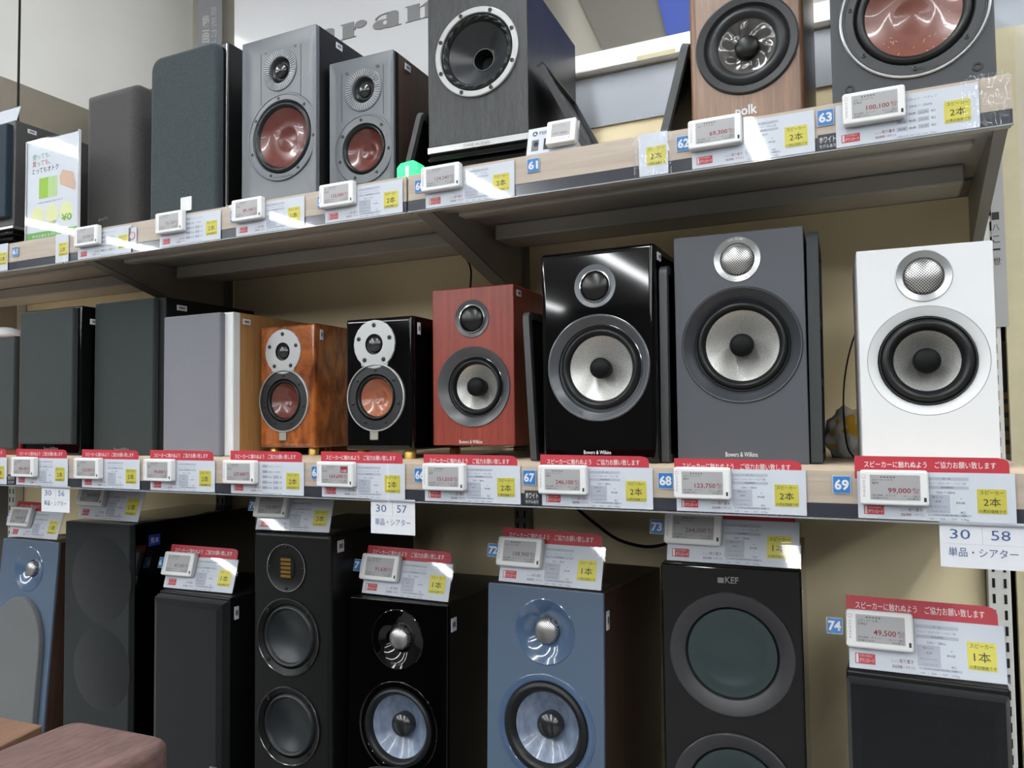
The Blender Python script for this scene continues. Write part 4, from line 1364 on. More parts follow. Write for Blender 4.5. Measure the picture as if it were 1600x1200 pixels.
TW, TH, TT = 0.0755, 0.0425, 0.011
HOUSE = shell(TW, TH, TT, 0.004, 0.0025, y0=-TT, nb=3).mesh('housing', PLASTIC_WHITE)
SCREEN = MB().prism(rrect(TW * 0.726, TH * 0.714, 0.0006, 2, TW * 0.016, TH * 0.514), -TT - 0.0004, -TT + 0.0005).mesh('screen', EINK)
WHITE_RIM = MB().lathe([(0.0022, 0), (0.0018, -0.0003)], seg=16).mesh('rim', INK_RED)


def tx(x):
    return (x - 570) / 438 * TW - TW / 2


def tz(y):
    return (598 - y) / 210 * TH


SIDE_T1 = text_block('side_black', [(c, tx(590), tz(462 + 14 * q), 0.0028, 0.0021) for q, c in enumerate('アプリで')], INK)
SIDE_T2 = text_block('side_red', [(c, tx(589), tz(520 + 16 * q), 0.0030, 0.0026) for q, c in enumerate('タッチ')], INK_RED)
MARK = flat([rect(tx(976), tx(992), tz(572), tz(546))], -TT - 0.0002).mesh('mark_print', INK, weld=False)
ICON = flat([disc(tx(597), tz(426), 0.0024)], -TT - 0.0002).mesh('icon_print', mat('ink_pink', (214, 150, 158), 0.6), weld=False)
ICON2 = flat([disc(tx(597), tz(426), 0.0019)], -TT - 0.0003).mesh('icon_print', PLASTIC_WHITE, weld=False)
YEN = text_block('yen_print', [('税込', tx(906), tz(508), tx(952) - tx(906), 0.0036), ('円', tx(918), tz(528), tx(942) - tx(918), 0.0034)], INK_RED)


def price_tag(loc, label, price, brand='', kind='スピーカー(ペア)', rot=None, red=True, sale=False, scale=None):
    o = empty('price_tag', loc, rot)
    if scale:
        o.scale = scale
    link('housing', HOUSE, o)
    sc_ = link('screen', SCREEN, o)
    lettering(sc_, price, tx(752 if len(price) < 7 else 738), tz(527), tx(897) - tx(752 if len(price) < 7 else 738), tz(492) - tz(527), INK_RED if red else mat('ink_dim', (112, 92, 98), 0.6), -TT - 0.0006, bold=0.012)
    link('yen_print', YEN, sc_, (0, -TT - 0.0006, 0))
    rows = [('★★★★★', tx(702), tz(434), tx(802) - tx(702), 0.0024), (kind, tx(650), tz(454), tx(785) - tx(650), 0.0030), ('税込価格　ポイント', tx(652), tz(543), tx(800) - tx(652), 0.0022), ('ポイント還元', tx(848), tz(546), tx(948) - tx(848), 0.0022), ('10%還元', tx(870), tz(560), tx(945) - tx(870), 0.0020), ('在庫わずか', tx(652), tz(560), tx(755) - tx(652), 0.0022)]
    if brand:
        rows.append((brand, tx(652), tz(471), 0.0024 * len(brand), 0.0028))
    link('screen_print', text_block('screen_' + kind + brand, rows, INK), sc_, (0, -TT - 0.0005, 0))
    if sale:
        r_ = flat([rect(tx(868), tx(952), tz(476), tz(425))], -TT - 0.0005).build('sale_print', INK_RED, sc_, weld=False)
        lettering(r_, '22%還元', tx(878), tz(470), tx(946) - tx(878), 0.0040, INK_WHITE, -TT - 0.0007)
    link('lettering', SIDE_T1, o, (0, -TT - 0.0002, 0))
    link('lettering', SIDE_T2, o, (0, -TT - 0.0002, 0))
    link('mark_print', MARK, o)
    link('icon_print', ICON, o)
    link('icon_print', ICON2, o)
    tag(o, label, 'price tag', 'electronic price tags')
    return o


SIGN_PLATE = MB().prism(rrect(0.0215, 0.0225, 0.0006, 2), 0, 0.0006).mesh('plate', PAPER)
SIGN_FACE = MB().prism(rrect(0.0200, 0.0210, 0.0006, 2), -0.0003, 0.0).mesh('face', BLUE)


def number_sign(c, digits, label, rot=None, k=1.0):
    o = empty('number_sign', c, rot)
    o.scale = (k, 1, k)
    link('plate', SIGN_PLATE, o, (0, 0, 0.01125))
    f = link('face', SIGN_FACE, o, (0, 0, 0.01125))
    lettering(f, digits, -0.0085 if len(digits) > 1 else -0.009, -0.0068, 0.017 if len(digits) > 1 else 0.008, 0.0136, INK_WHITE, -0.0006, bold=0.035)
    tag(o, label, 'number sign', 'blue numbered signs')
    return o


def white_model_sign(c, label):
    o = empty('model_sign', c)
    MB().prism(rrect(0.024, 0.021, 0.0004, 2, 0, 0.0105), 0, 0.0006).build('plate', SIGN_BLACK, o)
    lettering(o, 'ホワイト', -0.0102, 0.0092, 0.0204, 0.0085, INK_WHITE, -0.0004, bold=0.01)
    lettering(o, 'モデルあり', -0.0102, 0.0020, 0.0204, 0.0048, INK_WHITE, -0.0004)
    tag(o, label, 'sign', 'black white-model signs')


TY, MY = TOP_D - 0.0063, MID_D - 0.0063
# (card left px, price, quantity, strip, tag left px, where, brand, table)
mid = [(25, '246,100', '2', 16, 'the gloss black grilled speaker at far left', 'B&W', 'a'), (128, '123,750', '2', 114, 'the wide dark grilled speaker', 'B&W', 'a'), (235, '99,000', '2', 223, 'the oak-sided speaker', 'B&W', 'a'),
       (361, '237,600', '2', 347, 'the small glossy walnut speaker', 'DALI', 'b'), (503, '169,690', '2', 494, 'the small piano black speaker', 'DALI', 'a'), (664, '151,010', '2', 659, 'the red-stained wood speaker', 'B&W', 'a'),
       (847, '246,100', '2', 840, 'the large piano black speaker', 'B&W', 'a'), (1057, '123,750', '2', 1052, 'the matte grey speaker', 'B&W', 'a'), (1340, '99,000', '2', 1343, 'the white speaker', 'B&W', 'a')]
for i, (cl, price, q, tl, where, brand, tb) in enumerate(mid):
    p = P(cl, 770, MY)
    price_card((p.x + CW / 2, MY, MID_LIP + 0.0005), f'spec card with red strip under {where}, middle rail', q, True, tb, dz={5: -0.004, 6: -0.003, 7: -0.0065}.get(i, -0.001))
    t = P(tl, 750, MY - 0.013)
    price_tag((t.x + TW / 2, MY - 0.0022, MID_LIP + 0.0185), f'price tag showing {price} under {where}, middle rail', price, brand, sale=(i == 4))
price_card((P(10, 770, MY).x - CW / 2, MY, MID_LIP + 0.0005), 'white spec card with red warning strip cut off by the picture edge, middle rail', '2', True)
for px, d, k in ((1315, '69', 1), (1040, '68', 1), (827, '67', 1), (656, '66', 1), (494, '65', 1), (354, '64', 1)):
    c = P(px, 755, MY)
    number_sign((c.x, MY + 0.0004, MID_LIP + 0.030), d, f'blue sign with white number {d} ' + {'69': 'left of the white speaker card', '68': 'below the matte grey speaker', '67': 'above the black lettered sign, middle rail', '66': 'below the red-stained wood speaker', '65': 'between the two small gloss speaker cards', '64': 'below the oak-sided speaker'}[d])
for px, lb in ((831, 'black sign with white Japanese lettering under the 67 sign, middle rail'), (17, 'black sign with white Japanese lettering at the far left of the middle rail')):
    c = P(px, 775, MY)
    white_model_sign((c.x, MY + 0.0003, MID_LIP + 0.001), lb)

top = [(122, '69,300', '2', 115, 'the charcoal fabric speaker', '', 'b', False), (250, '73,150', '2', 242, 'the tall green-black grille speaker', '', 'b', False), (369, '89,100', '1', 361, 'the large grey two-way speaker', 'DALI', 'a', True),
       (508, '132,000', '2', 498, 'the small grey walnut two-way speaker', 'DALI', 'a', True), (665, '124,340', '2', 657, 'the black ash coaxial speaker', '', 'a', False), (1081, '69,300', '2', 1075, 'the walnut turbine-cone speaker', '', 'a', True),
       (1306, '100,100', '2', 1317, 'the black speaker with the scratched cone', 'DALI', 'b', True)]
for i, (cl, price, q, tl, where, brand, tb, red) in enumerate(top):
    yb = 424 - 0.1465 * cl
    p = P(cl, yb - 30, TY)
    pc = price_card((p.x + CW / 2, TY, TOP_LIP + 0.0005), f'spec card under {where}, upper rail', q, False, tb)
    if i == 0:
        k_ = flat([disc(CW / 2 + 0.004, 0.034, 0.0085, 28)], -0.0004).build('stamp_print', INK_RED, pc, weld=False)
        flat([disc(CW / 2 + 0.004, 0.034, 0.0074, 28)], -0.0006).build('stamp_print', mat('stamp_pale', (226, 196, 198), 0.6), k_, weld=False)
        MB().box(CW / 2 - 0.008, CW / 2 + 0.016, 0.0, 0.0006, 0.012, 0.052).build('side_slip', PAPER, pc)
    t = P(tl, yb - 35, TY - 0.013)
    price_tag((t.x + TW / 2, TY - 0.0022, TOP_LIP + 0.0255), f'price tag showing {price} under {where}, upper rail', price, brand, red=red)
for px, d in ((1290, '63'), (1068, '62'), (833, '61'), (656, '60'), (503, '59'), (366, '58'), (24, '61')):
    c = P(px, 424 - 0.1465 * px - 40, TY)
    number_sign((c.x, TY + 0.0004, TOP_LIP + (0.034 if px in (833, 1290) else 0.030)), d, f'blue sign with white number {d} ' + {1290: 'right of the walnut speaker card', 1068: 'left of the walnut speaker card', 833: 'under the F500 card', 656: 'below the green alarm unit', 503: 'below the small grey two-way speaker', 366: 'below the large grey two-way speaker', 24: 'on the upper rail at far left'}[px])
c = P(1293, 225, TY)
white_model_sign((c.x, TY + 0.0003, TOP_LIP + 0.001), 'black sign with white Japanese lettering under the 63 sign near the walnut speaker')


def sticker_card(px, label):
    c = P(px, 424 - 0.1465 * px - 30, TY)
    o = empty('sticker_card', (c.x, TY, TOP_LIP + 0.0005))
    MB().prism(rrect(0.044, CH + 0.006, 0.0006, 2, 0, CH / 2 + 0.003), 0, 0.0006).build('card_sheet', PAPER, o)
    x0 = (u(1328) + u(1505)) / 2
    link('sticker', STICKER, o, (0.004, 0, (v(495) + v(640)) / 2 + 0.004))
    link('lettering', STICK_A['2'], o, (-x0 + 0.004, -0.0007, 0.004))
    tag(o, label, 'price card', 'narrow white cards with a yellow sticker')


sticker_card(1021, 'narrow white card with yellow sticker left of blue sign 62')
sticker_card(97, 'narrow white card with yellow sticker under the green poster')
sticker_card(3, 'narrow white card with yellow sticker cut off by the picture edge, upper rail')

# cards standing on the towers
stands = [('264,000', '1', (121, 809), (215, 816), TOWER_B, False, 1.05, 'the tall cloth-fronted tower', 'POLK', 0.0), ('47,300', '1', (255, 917.5), (362.5, 927.5), TOWER_C, True, 1.05, 'the black cloth tower with silver badge', '', 0.0),
          ('176,000', '2', (399, 827), (514, 832.5), TOWER_D, False, 1.05, 'the ribbon-tweeter tower', '', 0.0), ('91,630', '1', (565, 926), (700, 941), TOWER_E, True, 1.0, 'the piano black slate-cone tower', '', 0.0),
          ('108,900', '1', (779, 907.5), (939, 923), TOWER_F, True, 1.05, 'the blue slate-cone tower', '', 0.0), ('264,000', '1', (1042, 875), (1249, 889), TOWER_G, True, 1.0, 'the graphite disc tower', 'KEF', 0.0),
          ('49,500', '1', (1327.5, 1042.5), (1575, 1070), TOWER_H, True, 1.12, 'the black cloth tower at the shelving end', 'DALI', 0.0), ('108,900', '1', (13.5, 837.5), (88.5, 843.5), FAR_BLUE, True, 1.05, 'the blue tower at far left', '', 0.0)]
for price, q, bl, br, sp, strip, hs, where, brand, _ in stands:
    zt = sp.base + sp.H * math.cos(-sp.root.rotation_euler.x) + 0.0022
    a, b = P(*bl, z=zt), P(*br, z=zt)
    ang = max(-0.12, min(0.12, math.atan2(b.y - a.y, b.x - a.x)))
    w = (b - a).length
    k = w / CW
    c = (a + b) / 2
    tilt = math.radians(-16)
    price_card(c, f'spec card standing on {where}', q, strip, 'a', (tilt, 0, ang), (k, 1, k * hs), True)
    R_ = Matrix.Rotation(ang, 3, 'Z') @ Matrix.Rotation(tilt, 3, 'X')
    loc = c + R_ @ Vector(((-CW / 2 + TW / 2 - 0.003) * k, -0.0025, (0.0215 if sp is not TOWER_G else 0.0215) * k * hs))
    price_tag(loc, f'price tag showing {price} on {where}', price, brand, 'スピーカー(1本)', (tilt, 0, ang), red=price in ('49,500', '91,630'), scale=(k, 1, k * min(hs, 1.08)))
    num = {'91,630': '71', '49,500': '74'}.get(price) or ({TOWER_F: '72', TOWER_G: '73', TOWER_D: '70', FAR_BLUE: '7', TOWER_C: '6'}.get(sp))
    if num:
        loc = c + R_ @ Vector(((-CW / 2 - 0.0165) * k, 0.0012, 0.034 * k * hs))
        number_sign(loc, num, f'blue sign {num} beside the card on {where}', (tilt, 0, ang))

# signs hanging below the middle rail


def hanging(px0, px1, bay, label, y0, y1):
    a, b = P(px0, 800, MY), P(px1, 800, MY)
    w = b.x - a.x
    o = empty('hanging_sign', ((a.x + b.x) / 2, MY, MID_LIP + 0.001))
    h = P((px0 + px1) / 2, y0, MY).z - P((px0 + px1) / 2, y1, MY).z
    MB().prism(rrect(w, h, 0.0005, 1, 0, -h / 2), 0.0008, 0.0013).build('sheet', PAPER, o)
    lettering(o, '30', -w * 0.38, -h * 0.38, w * 0.24, h * 0.21, BLUE_INK, 0.0004)
    lettering(o, bay, w * 0.10, -h * 0.38, w * 0.22, h * 0.21, BLUE_INK, 0.0004)
    lettering(o, '単品・シアター', -w * 0.40, -h * 0.76, w * 0.80, h * 0.20, BLUE_INK, 0.0004)
    MB().box(-w * 0.48, w * 0.48, 0.0005, 0.0008, -h * 0.49, -h * 0.485).build('rule_print', CELL, o)
    MB().box(-0.0003, 0.0003, 0.0005, 0.0008, -h * 0.485, -h * 0.03).build('rule_print', CELL, o)
    tag(o, label, 'sign', 'white signs hanging under the middle shelf')


hanging(1467, 1603, '58', 'white hanging sign reading 30 58 under the nearest bay', 814, 887)
hanging(579, 648, '57', 'white hanging sign reading 30 57 under the middle bay', 779, 834)
hanging(64, 108, '56', 'white hanging sign reading 30 56 at the far bay', 759, 800)

# ------------------------------------------------------------------ upper shelf extras
# crinkled clear film stretched over two cards
def film(px0, px1, label, seed):
    a, b = P(px0, 424 - 0.1465 * px0 - 30, TY - 0.02), P(px1, 424 - 0.1465 * px1 - 30, TY - 0.02)
    w, h = b.x - a.x, TOP_Z - TOP_LIP + 0.004
    nx, nz = 30, 20
    vs, fs = [], []
    for j in range(nz + 1):
        for i in range(nx + 1):
            x, z = w * i / nx, h * j / nz
            d = mnoise.noise(Vector((x * 90 + seed, z * 40, 0))) + 0.6 * mnoise.noise(Vector((x * 230, z * 150 + seed, 3)))
            vs.append((x, 0.0016 * d, z))
    for j in range(nz):
        for i in range(nx):
            k = j * (nx + 1) + i
            fs.append((k, k + 1, k + nx + 2, k + nx + 1))
    o = MB().add(vs, fs).build('clear_film', CLEAR, None, (a.x, TOP_D - 0.0115, TOP_LIP - 0.001), weld=False, smooth=60)
    tag(o, label, 'plastic film')


film(1505, 1581, 'crinkled clear plastic film at the end of the upper rail', 1.3)
film(985, 1046, 'crinkled clear plastic film over the narrow sticker card', 5.1)

# acrylic poster stand
pl, pr_ = P(43, 300, 1.157), P(122, 290, 1.157)
w = pr_.x - pl.x
zt = P(44.7, 225, 1.157).z
h = zt - TOP_Z
o = empty('poster_stand', ((pl.x + pr_.x) / 2, 1.157, TOP_Z + 0.001))
MB().box(-w / 2, w / 2, 0, 0.0015, 0, h).build('poster_sheet', PAPER, o)
MB().box(-w / 2 - 0.003, w / 2 + 0.003, -0.0030, -0.0018, 0, h + 0.003).build('clear_front', CLEAR, o)
MB().box(-w / 2 - 0.003, w / 2 + 0.003, 0.002, 0.0035, 0, h + 0.003).build('clear_back', CLEAR, o)
for sgn in (-1, 1):
    MB().box(sgn * (w / 2 + 0.003) - 0.0008, sgn * (w / 2 + 0.003) + 0.0008, -0.003, 0.0035, 0, h + 0.003).build('clear_edge', mat('acrylic_bright', (214, 218, 222), 0.15, coat=0.5), o)
flat([rect(-w / 2, w / 2, 0.004, 0.004 + h * 0.075)], -0.0003).build('green_band_print', GREEN_INK, o, weld=False)
lettering(o, '貯まる使えるポイントカード', -w * 0.38, 0.004 + h * 0.02, w * 0.76, h * 0.03, INK_WHITE, -0.0006)
lettering(o, '使っても、', -w * 0.40, h * 0.815, w * 0.36, h * 0.055, mat('ink_mint', (120, 184, 150), 0.6), -0.0004)
lettering(o, '買っても、', -w * 0.40, h * 0.745, w * 0.36, h * 0.055, mat('ink_rose', (196, 92, 92), 0.6), -0.0004)
lettering(o, 'とってもオトク', -w * 0.40, h * 0.675, w * 0.52, h * 0.055, INK, -0.0004)
flat([rect(-w * 0.26, w * 0.10, h * 0.42, h * 0.62)], -0.0003).build('card_print', mat('ink_palegreen', (196, 224, 150), 0.6), o, weld=False)
flat([rect(-w * 0.26, -w * 0.08, h * 0.42, h * 0.62)], -0.0005).build('card_print', LIME, o, weld=False)
flat([[(w * 0.16, h * 0.52), (w * 0.44, h * 0.44), (w * 0.46, h * 0.50), (w * 0.40, h * 0.62), (w * 0.20, h * 0.66), (w * 0.14, h * 0.60)]], -0.0006).build('hand_print', SKIN_INK, o, weld=False)
for q in (-0.29, 0.0, 0.28):
    flat([disc(w * q, h * 0.25, w * 0.125)], -0.0003).build('circle_print', LEMON, o, weld=False)
lettering(o, '¥0', w * 0.19, h * 0.16, w * 0.2, h * 0.07, GREEN_INK, -0.0005, bold=0.02)
lettering(o, '入会 無料', -w * 0.07, h * 0.16, w * 0.16, h * 0.025, INK_GREY, -0.0005)
lettering(o, '対象の商品に限ります', -w * 0.28, h * 0.37, w * 0.5, h * 0.015, INK_GREY, -0.0005)
tag(o, 'white point-card poster with green bottom band in clear acrylic stand', 'poster stand')


def picture_card(loc, rot, w, h, label, tagged):
    o = empty('product_card', loc, rot)
    MB().box(-w / 2, w / 2, 0, 0.0012, 0, h).build('card_sheet', PAPER, o)
    MB().box(-w / 2 - 0.002, w / 2 + 0.002, -0.0012, -0.0006, -0.001, h + 0.002).build('clear_front', CLEAR, o)
    MB().box(-w / 2 - 0.002, w / 2 + 0.002, 0.0014, 0.0022, -0.001, h + 0.002).build('clear_back', CLEAR, o)
    flat([disc(-w * 0.36, h * 0.80, h * 0.085)], -0.0003).build('emblem_print', INK, o, weld=False)
    flat([[(-w * 0.395, h * 0.76), (-w * 0.36, h * 0.86), (-w * 0.325, h * 0.76)]], -0.0004).build('emblem_print', PAPER, o, weld=False)
    if tagged:
        lettering(o, 'F500', -w * 0.27, h * 0.75, w * 0.19, h * 0.11, INK, -0.0004)
    for q, c in ((-0.34, MARK_GREY), (-0.10, INK)):
        flat([rect(w * q - w * 0.07, w * q + w * 0.07, h * 0.18, h * 0.58)], -0.0003).build('speaker_print', c, o, weld=False)
        flat([disc(w * q + w * 0.02, h * 0.42, w * 0.05)], -0.0005).build('speaker_print', RUBBER, o, weld=False)
    tag(o, label, 'product card', 'small picture cards')
    return o


a, b = P(822, 245, 1.15), P(902, 232.5, 1.15)
cpos = (a + b) / 2
wcd = b.x - a.x
picture_card((cpos.x, 1.15, TOP_Z + 0.002), (math.radians(-14), 0, 0.0), wcd, 0.052, 'white product card reading F500 with speaker pictures on the upper shelf', True)
o = empty('price_tag', (cpos.x + wcd * 0.22, 1.149, TOP_Z + 0.010), (math.radians(-14), 0, 0))
shell(0.05, 0.042, 0.010, 0.003, 0.002, y0=-0.012).build('housing', PLASTIC_WHITE, o)
f = MB().box(-0.016, 0.016, -0.0124, -0.0118, 0.012, 0.036).build('screen', EINK, o)
lettering(f, '147,200', -0.013, 0.0145, 0.024, 0.0045, mat('ink_dim', (112, 92, 98), 0.6), -0.0127)
lettering(f, 'スピーカー(ペア)', -0.014, 0.029, 0.022, 0.003, INK_GREY, -0.0127)
lettering(o, 'アプリでタッチ', -0.017, 0.005, 0.034, 0.0038, INK_RED, -0.0124)
tag(o, 'small square electronic price tag clipped to the F500 card', 'price tag', 'electronic price tags')
a, b = P(-50, 198, 1.19), P(24, 186, 1.19)
s0z = P(24, 187, 1.17).z
picture_card(((a.x + b.x) / 2, 1.19, s0z + 0.002), (math.radians(-14), 0, 0), b.x - a.x, 0.05, 'white product card with speaker pictures on top of the navy grille speaker', False)

# green glowing alarm unit
c = P(640, 270, 1.15)
o = empty('alarm_unit', (c.x, 1.152, TOP_Z + 0.0005))
GREEN_GLOW = emit('green_glow', (0.02, 0.75, 0.16), 0.9)
MB().prism([(-0.024, 0), (0.024, 0), (0.019, 0.024), (0.010, 0.030), (-0.016, 0.028), (-0.024, 0.020)], -0.008, 0.02).build('lens', GREEN_GLOW, o, bevel=0.003)
MB().box(-0.004, 0.003, -0.0095, -0.007, -0.0004, 0.020).build('clip', PLASTIC_WHITE, o, bevel=0.0006)
tag(o, 'green glowing plastic alarm unit between the grey and black ash speakers', 'alarm')

# board with large grey lettering
bx0, bx1 = P(366, 60, 1.6).x, BAYS[1] - 0.005
o = empty('brand_board', ((bx0 + bx1) / 2, 1.6, 1.5 + 0.45))
MB().box(-(bx1 - bx0) / 2, (bx1 - bx0) / 2, 0, 0.012, 0, 1.2).build('board', BOARD_WHITE, o)
lw = MARK_GREY


def glyph(ch):
    """heavy old-style letters in a unit box: outlines of (x, z)"""
    def ell(cx, cz, rx, rz, n=20, a0=0, a1=2 * PI):
        return [(cx + rx * math.cos(a0 + (a1 - a0) * k / n), cz + rz * math.sin(a0 + (a1 - a0) * k / n)) for k in range(n + (0 if abs(a1 - a0 - 2 * PI) < 1e-6 else 1))]
    stem = lambda x: [rect(x, x + 0.42, 0, 1.0), rect(x - 0.07, x + 0.5, 0, 0.045), rect(x - 0.07, x + 0.05, 0.955, 1.0)]
    arch = lambda x: [[(x, 0.80), (x + 0.06, 0.90), (x + 0.14, 0.96), (x + 0.24, 0.985), (x + 0.34, 0.95), (x + 0.40, 0.85), (x + 0.40, 0.78), (x + 0.34, 0.9), (x + 0.22, 0.93), (x + 0.1, 0.88)][:6] + [(x + 0.34, 0.80), (x + 0.22, 0.91), (x + 0.1, 0.86)]]
    if ch == 'r':
        return stem(0) + [ell(0.68, 0.72, 0.22, 0.24), [(0.42, 0.45), (0.47, 0.45), (0.52, 0.72), (0.66, 0.96), (0.5, 0.85)]], 0.98
    if ch == 'a':
        body = ell(0.34, 0.33, 0.34, 0.30)
        return [body, rect(0.5, 0.92, 0, 0.86), ell(0.72, 0.84, 0.2, 0.155, 12, 0, PI), rect(0.86, 1.02, 0, 0.045), [(0.10, 0.80), (0.10, 0.66), (0.16, 0.66), (0.17, 0.76), (0.3, 0.90), (0.55, 0.93), (0.7, 0.99), (0.45, 0.985), (0.25, 0.93)]], 1.1
    if ch in 'nm':
        out = stem(0)
        n = 1 if ch == 'n' else 2
        for q in range(n):
            x = 0.60 + q * 0.60
            out += [rect(x, x + 0.42, 0, 0.80), ell(x + 0.2, 0.78, 0.22, 0.22, 12, 0, PI), [(x - 0.18, 0.72), (x, 0.9), (x + 0.2, 1.0), (x + 0.1, 0.85), (x, 0.8)], rect(x - 0.07, x + 0.5, 0, 0.045)]
        return out, 1.12 + 0.6 * (n - 1)
    if ch == 't':
        return [rect(0.1, 0.5, 0.05, 1.2), rect(0, 0.68, 0.94, 1.0), ell(0.42, 0.16, 0.32, 0.18)], 0.78
    return [rect(0, 0.8, 0.9, 1.0), [(0.45, 0.9), (0.8, 0.9), (0.35, 0.1), (0, 0.1)], rect(0, 0.8, 0, 0.1)], 0.9


# lettering height and pitch from the letters in view
zl0, zl1 = P(548, 57.5, 1.598).z, P(548, 36, 1.598).z
xr0 = P(535, 50, 1.598).x
xn1 = P(663, 20, 1.598).x
sz = P(560, 56, 1.598).z
lh = P(548, 35.5, 1.598).z - P(548, 59.5, 1.598).z
seq = [('m', None), ('a', None), ('r', 0), ('a', 0), ('n', 0), ('t', 0), ('z', 0)]
xs = {2: P(535, 50, 1.598).x, 3: P(582, 40, 1.598).x, 4: P(636.5, 25, 1.598).x}
zb = {2: P(545, 59.5, 1.598).z}
wid = {2: P(576, 40, 1.598).x - xs[2], 3: P(629.5, 30, 1.598).x - xs[3]}
lx = wid[2] / 0.98
xs[1] = xs[2] - lx * 1.25
xs[0] = xs[1] - lx * 1.9
xs[5] = xs[4] + lx * 1.3
xs[6] = xs[5] + lx * 0.95
for q, (ch, _) in enumerate(seq):
    polys, adv = glyph(ch)
    mb = MB()
    for j, pl_ in enumerate(polys):
        mb.prism([(x * lx, z * lh) for x, z in pl_], -0.0016 - 0.0001 * j, 0.0)
    g_ = mb.build('lettering', MARK_GREY, o, (xs[q] - (bx0 + bx1) / 2, 0, zb[2] - 1.95), weld=False)
    if ch == 'a':
        e = [(0.46 * lx + 0.075 * lx * math.cos(2 * PI * k / 16), 0.36 * lh + 0.13 * lh * math.sin(2 * PI * k / 16)) for k in range(16)]
        MB().prism(e, -0.0025, -0.0019).build('letter_counter_print', BOARD_WHITE, g_)
tag(o, 'pale grey board with large dark grey serif lettering behind the upper speakers', 'sign board')

# security camera banner on the back wall
a, b = P(314, 60, 1.93), P(342, 60, 1.93)
o = empty('wall_banner', ((a.x + b.x) / 2, 1.93, 1.5 + 1.05), (0, 0, math.radians(14)))
w = (b.x - a.x) * 1.08
zt = 0.62
MB().box(-w / 2, w / 2, 0, 0.004, 0, zt).build('sheet', mat('banner_grey', (186, 189, 196), 0.2, coat=0.5), o)
zc = P(330, 20, 1.93).z - 2.55
ch = P(330, 20, 1.93).z - P(330, 42, 1.93).z
for q, c in enumerate('録画中'):
    lettering(o, c, -w * 0.32, zc - ch * (q + 1) * 1.05, w * 0.30, ch * 0.95, INK_WHITE, -0.0006, bold=0.02)
for q, c in enumerate('防犯カメラ'):
    lettering(o, c, w * 0.06, zc + ch * 0.6 - ch * 0.78 * (q + 1), w * 0.22, ch * 0.62, INK_WHITE, -0.0006)
tag(o, 'grey vertical banner with white Japanese lettering on the back wall', 'banner')

# rod hanging from the ceiling
a = P(30, 60, 1.3)
o = MB().tube([(a.x, 1.3, CEILING_Z - 0.001), (a.x, 1.3, P(24, 187, 1.17).z + 0.006)], 0.0030, 10).build('hanging_rod', BLACK_MATTE)
tag(o, 'thin black rod hanging from the ceiling at the left', 'rod')

# sheets on the wall above the shelving
def wall_sheet(pts, name, m, label, d):
    q = [P(x, y, d) for x, y in pts]
    c = q[0]
    o = MB().prism([(p.x - c.x, p.z - c.z) for p in q], 0, 0.006).build(name, m, None, (c.x, d, c.z))
    tag(o, label, 'poster')


wall_sheet([(765, -296), (956, 108), (1056, 100), (952, -298)], 'wall_sheet', TAN_PANEL, 'slanted grey-tan sheet on the wall above the upper shelf', 1.985)
wall_sheet([(955, -290), (1052, 98), (1215, 70), (1215, -290)], 'wall_sheet', BLUE_DEEP, 'deep blue slanted sheet on the wall left of the walnut speaker', 1.975)

# tape on the white rail
a = P(995, 94, WALL_D - 0.031)
b = P(1055, 72, WALL_D - 0.031)
o = MB().box(0, b.x - a.x, 0, 0.0006, 0, 0.010).build('tape_strip', mat('tape_yellow', (222, 214, 170), 0.6), None, (a.x, WALL_D - 0.0308, P(1020, 90, WALL_D - 0.031).z))
tag(o, 'yellowed tape strip on the white rail above the upper shelf', 'tape')

# ------------------------------------------------------------------ right end
a = P(1569, 400, 1.605)
zt = P(1580, 42, 1.605).z
o = empty('end_board', (a.x, 1.605, 0))
MB().box(0.0, 0.6, 0, 0.015, 0.0, zt).build('board', CREAM, o)
MB().box(-0.001, 0.028, -0.001, 0.016, 0.0, zt + 0.001).build('edge_tape', CREAM_EDGE, o)
tag(o, 'cream end board with taped edge at the right of the shelving', 'board')
a, b = P(1551, 400, 1.585), P(1572, 400, 1.585)
z0, z1 = P(1560, 511, 1.585).z, P(1560, 205, 1.585).z
o = empty('paper_strip', (a.x, 1.585, z0))
w = b.x - a.x
MB().box(0, w, 0, 0.001, 0, z1 - z0).build('sheet', mat('paper_grey', (196, 197, 198), 0.6), o)
for py0, py1, c in ((331, 343, '1'), (350, 360, '八'), (368, 379, 'こ'), (388, 391, '一'), (402, 413, '世')):
    lettering(o, c, w * 0.05, P(1560, py1, 1.585).z - z0, w * 0.55, P(1560, py0, 1.585).z - P(1560, py1, 1.585).z, INK, -0.0005)
tag(o, 'narrow grey paper strip with black characters beside the right upright', 'paper strip')
a, b = P(1552, 600, 1.6), P(1590, 600, 1.6)
o = MB().box(0, b.x - a.x + 0.05, 0, 0.12, 0, P(1565, 531, 1.6).z - P(1565, 612, 1.6).z).build('black_case', BLACK_SATIN, None, (0.1905, 1.63, P(1565, 612, 1.6).z), bevel=0.003)
tag(o, 'black case stacked on a carton in the gap right of the white speaker', 'case')
z0 = P(1565, 612, 1.6).z
o = empty('carton', (0.1905, 1.63, MID_Z))
MB().box(0, b.x - a.x + 0.05, 0, 0.12, 0, z0 - MID_Z - 0.001).build('box_body', mat('cardboard', (150, 124, 86), 0.8), o)
for q in range(4):
    flat([rect(0.002, 0.012, 0.015 + q * 0.024, 0.024 + q * 0.024)], -0.0005).build('label_print', INK, o, weld=False)
tag(o, 'brown carton with dark print in the gap right of the white speaker', 'carton')
o = MB().box(0.1905, 0.4, 1.625, 1.75, MID_Z - 0.02, MID_Z - 0.001).build('side_shelf', SHELF_DARK)
tag(o, 'dark shelf carrying the carton in the gap at the right end', 'shelf')

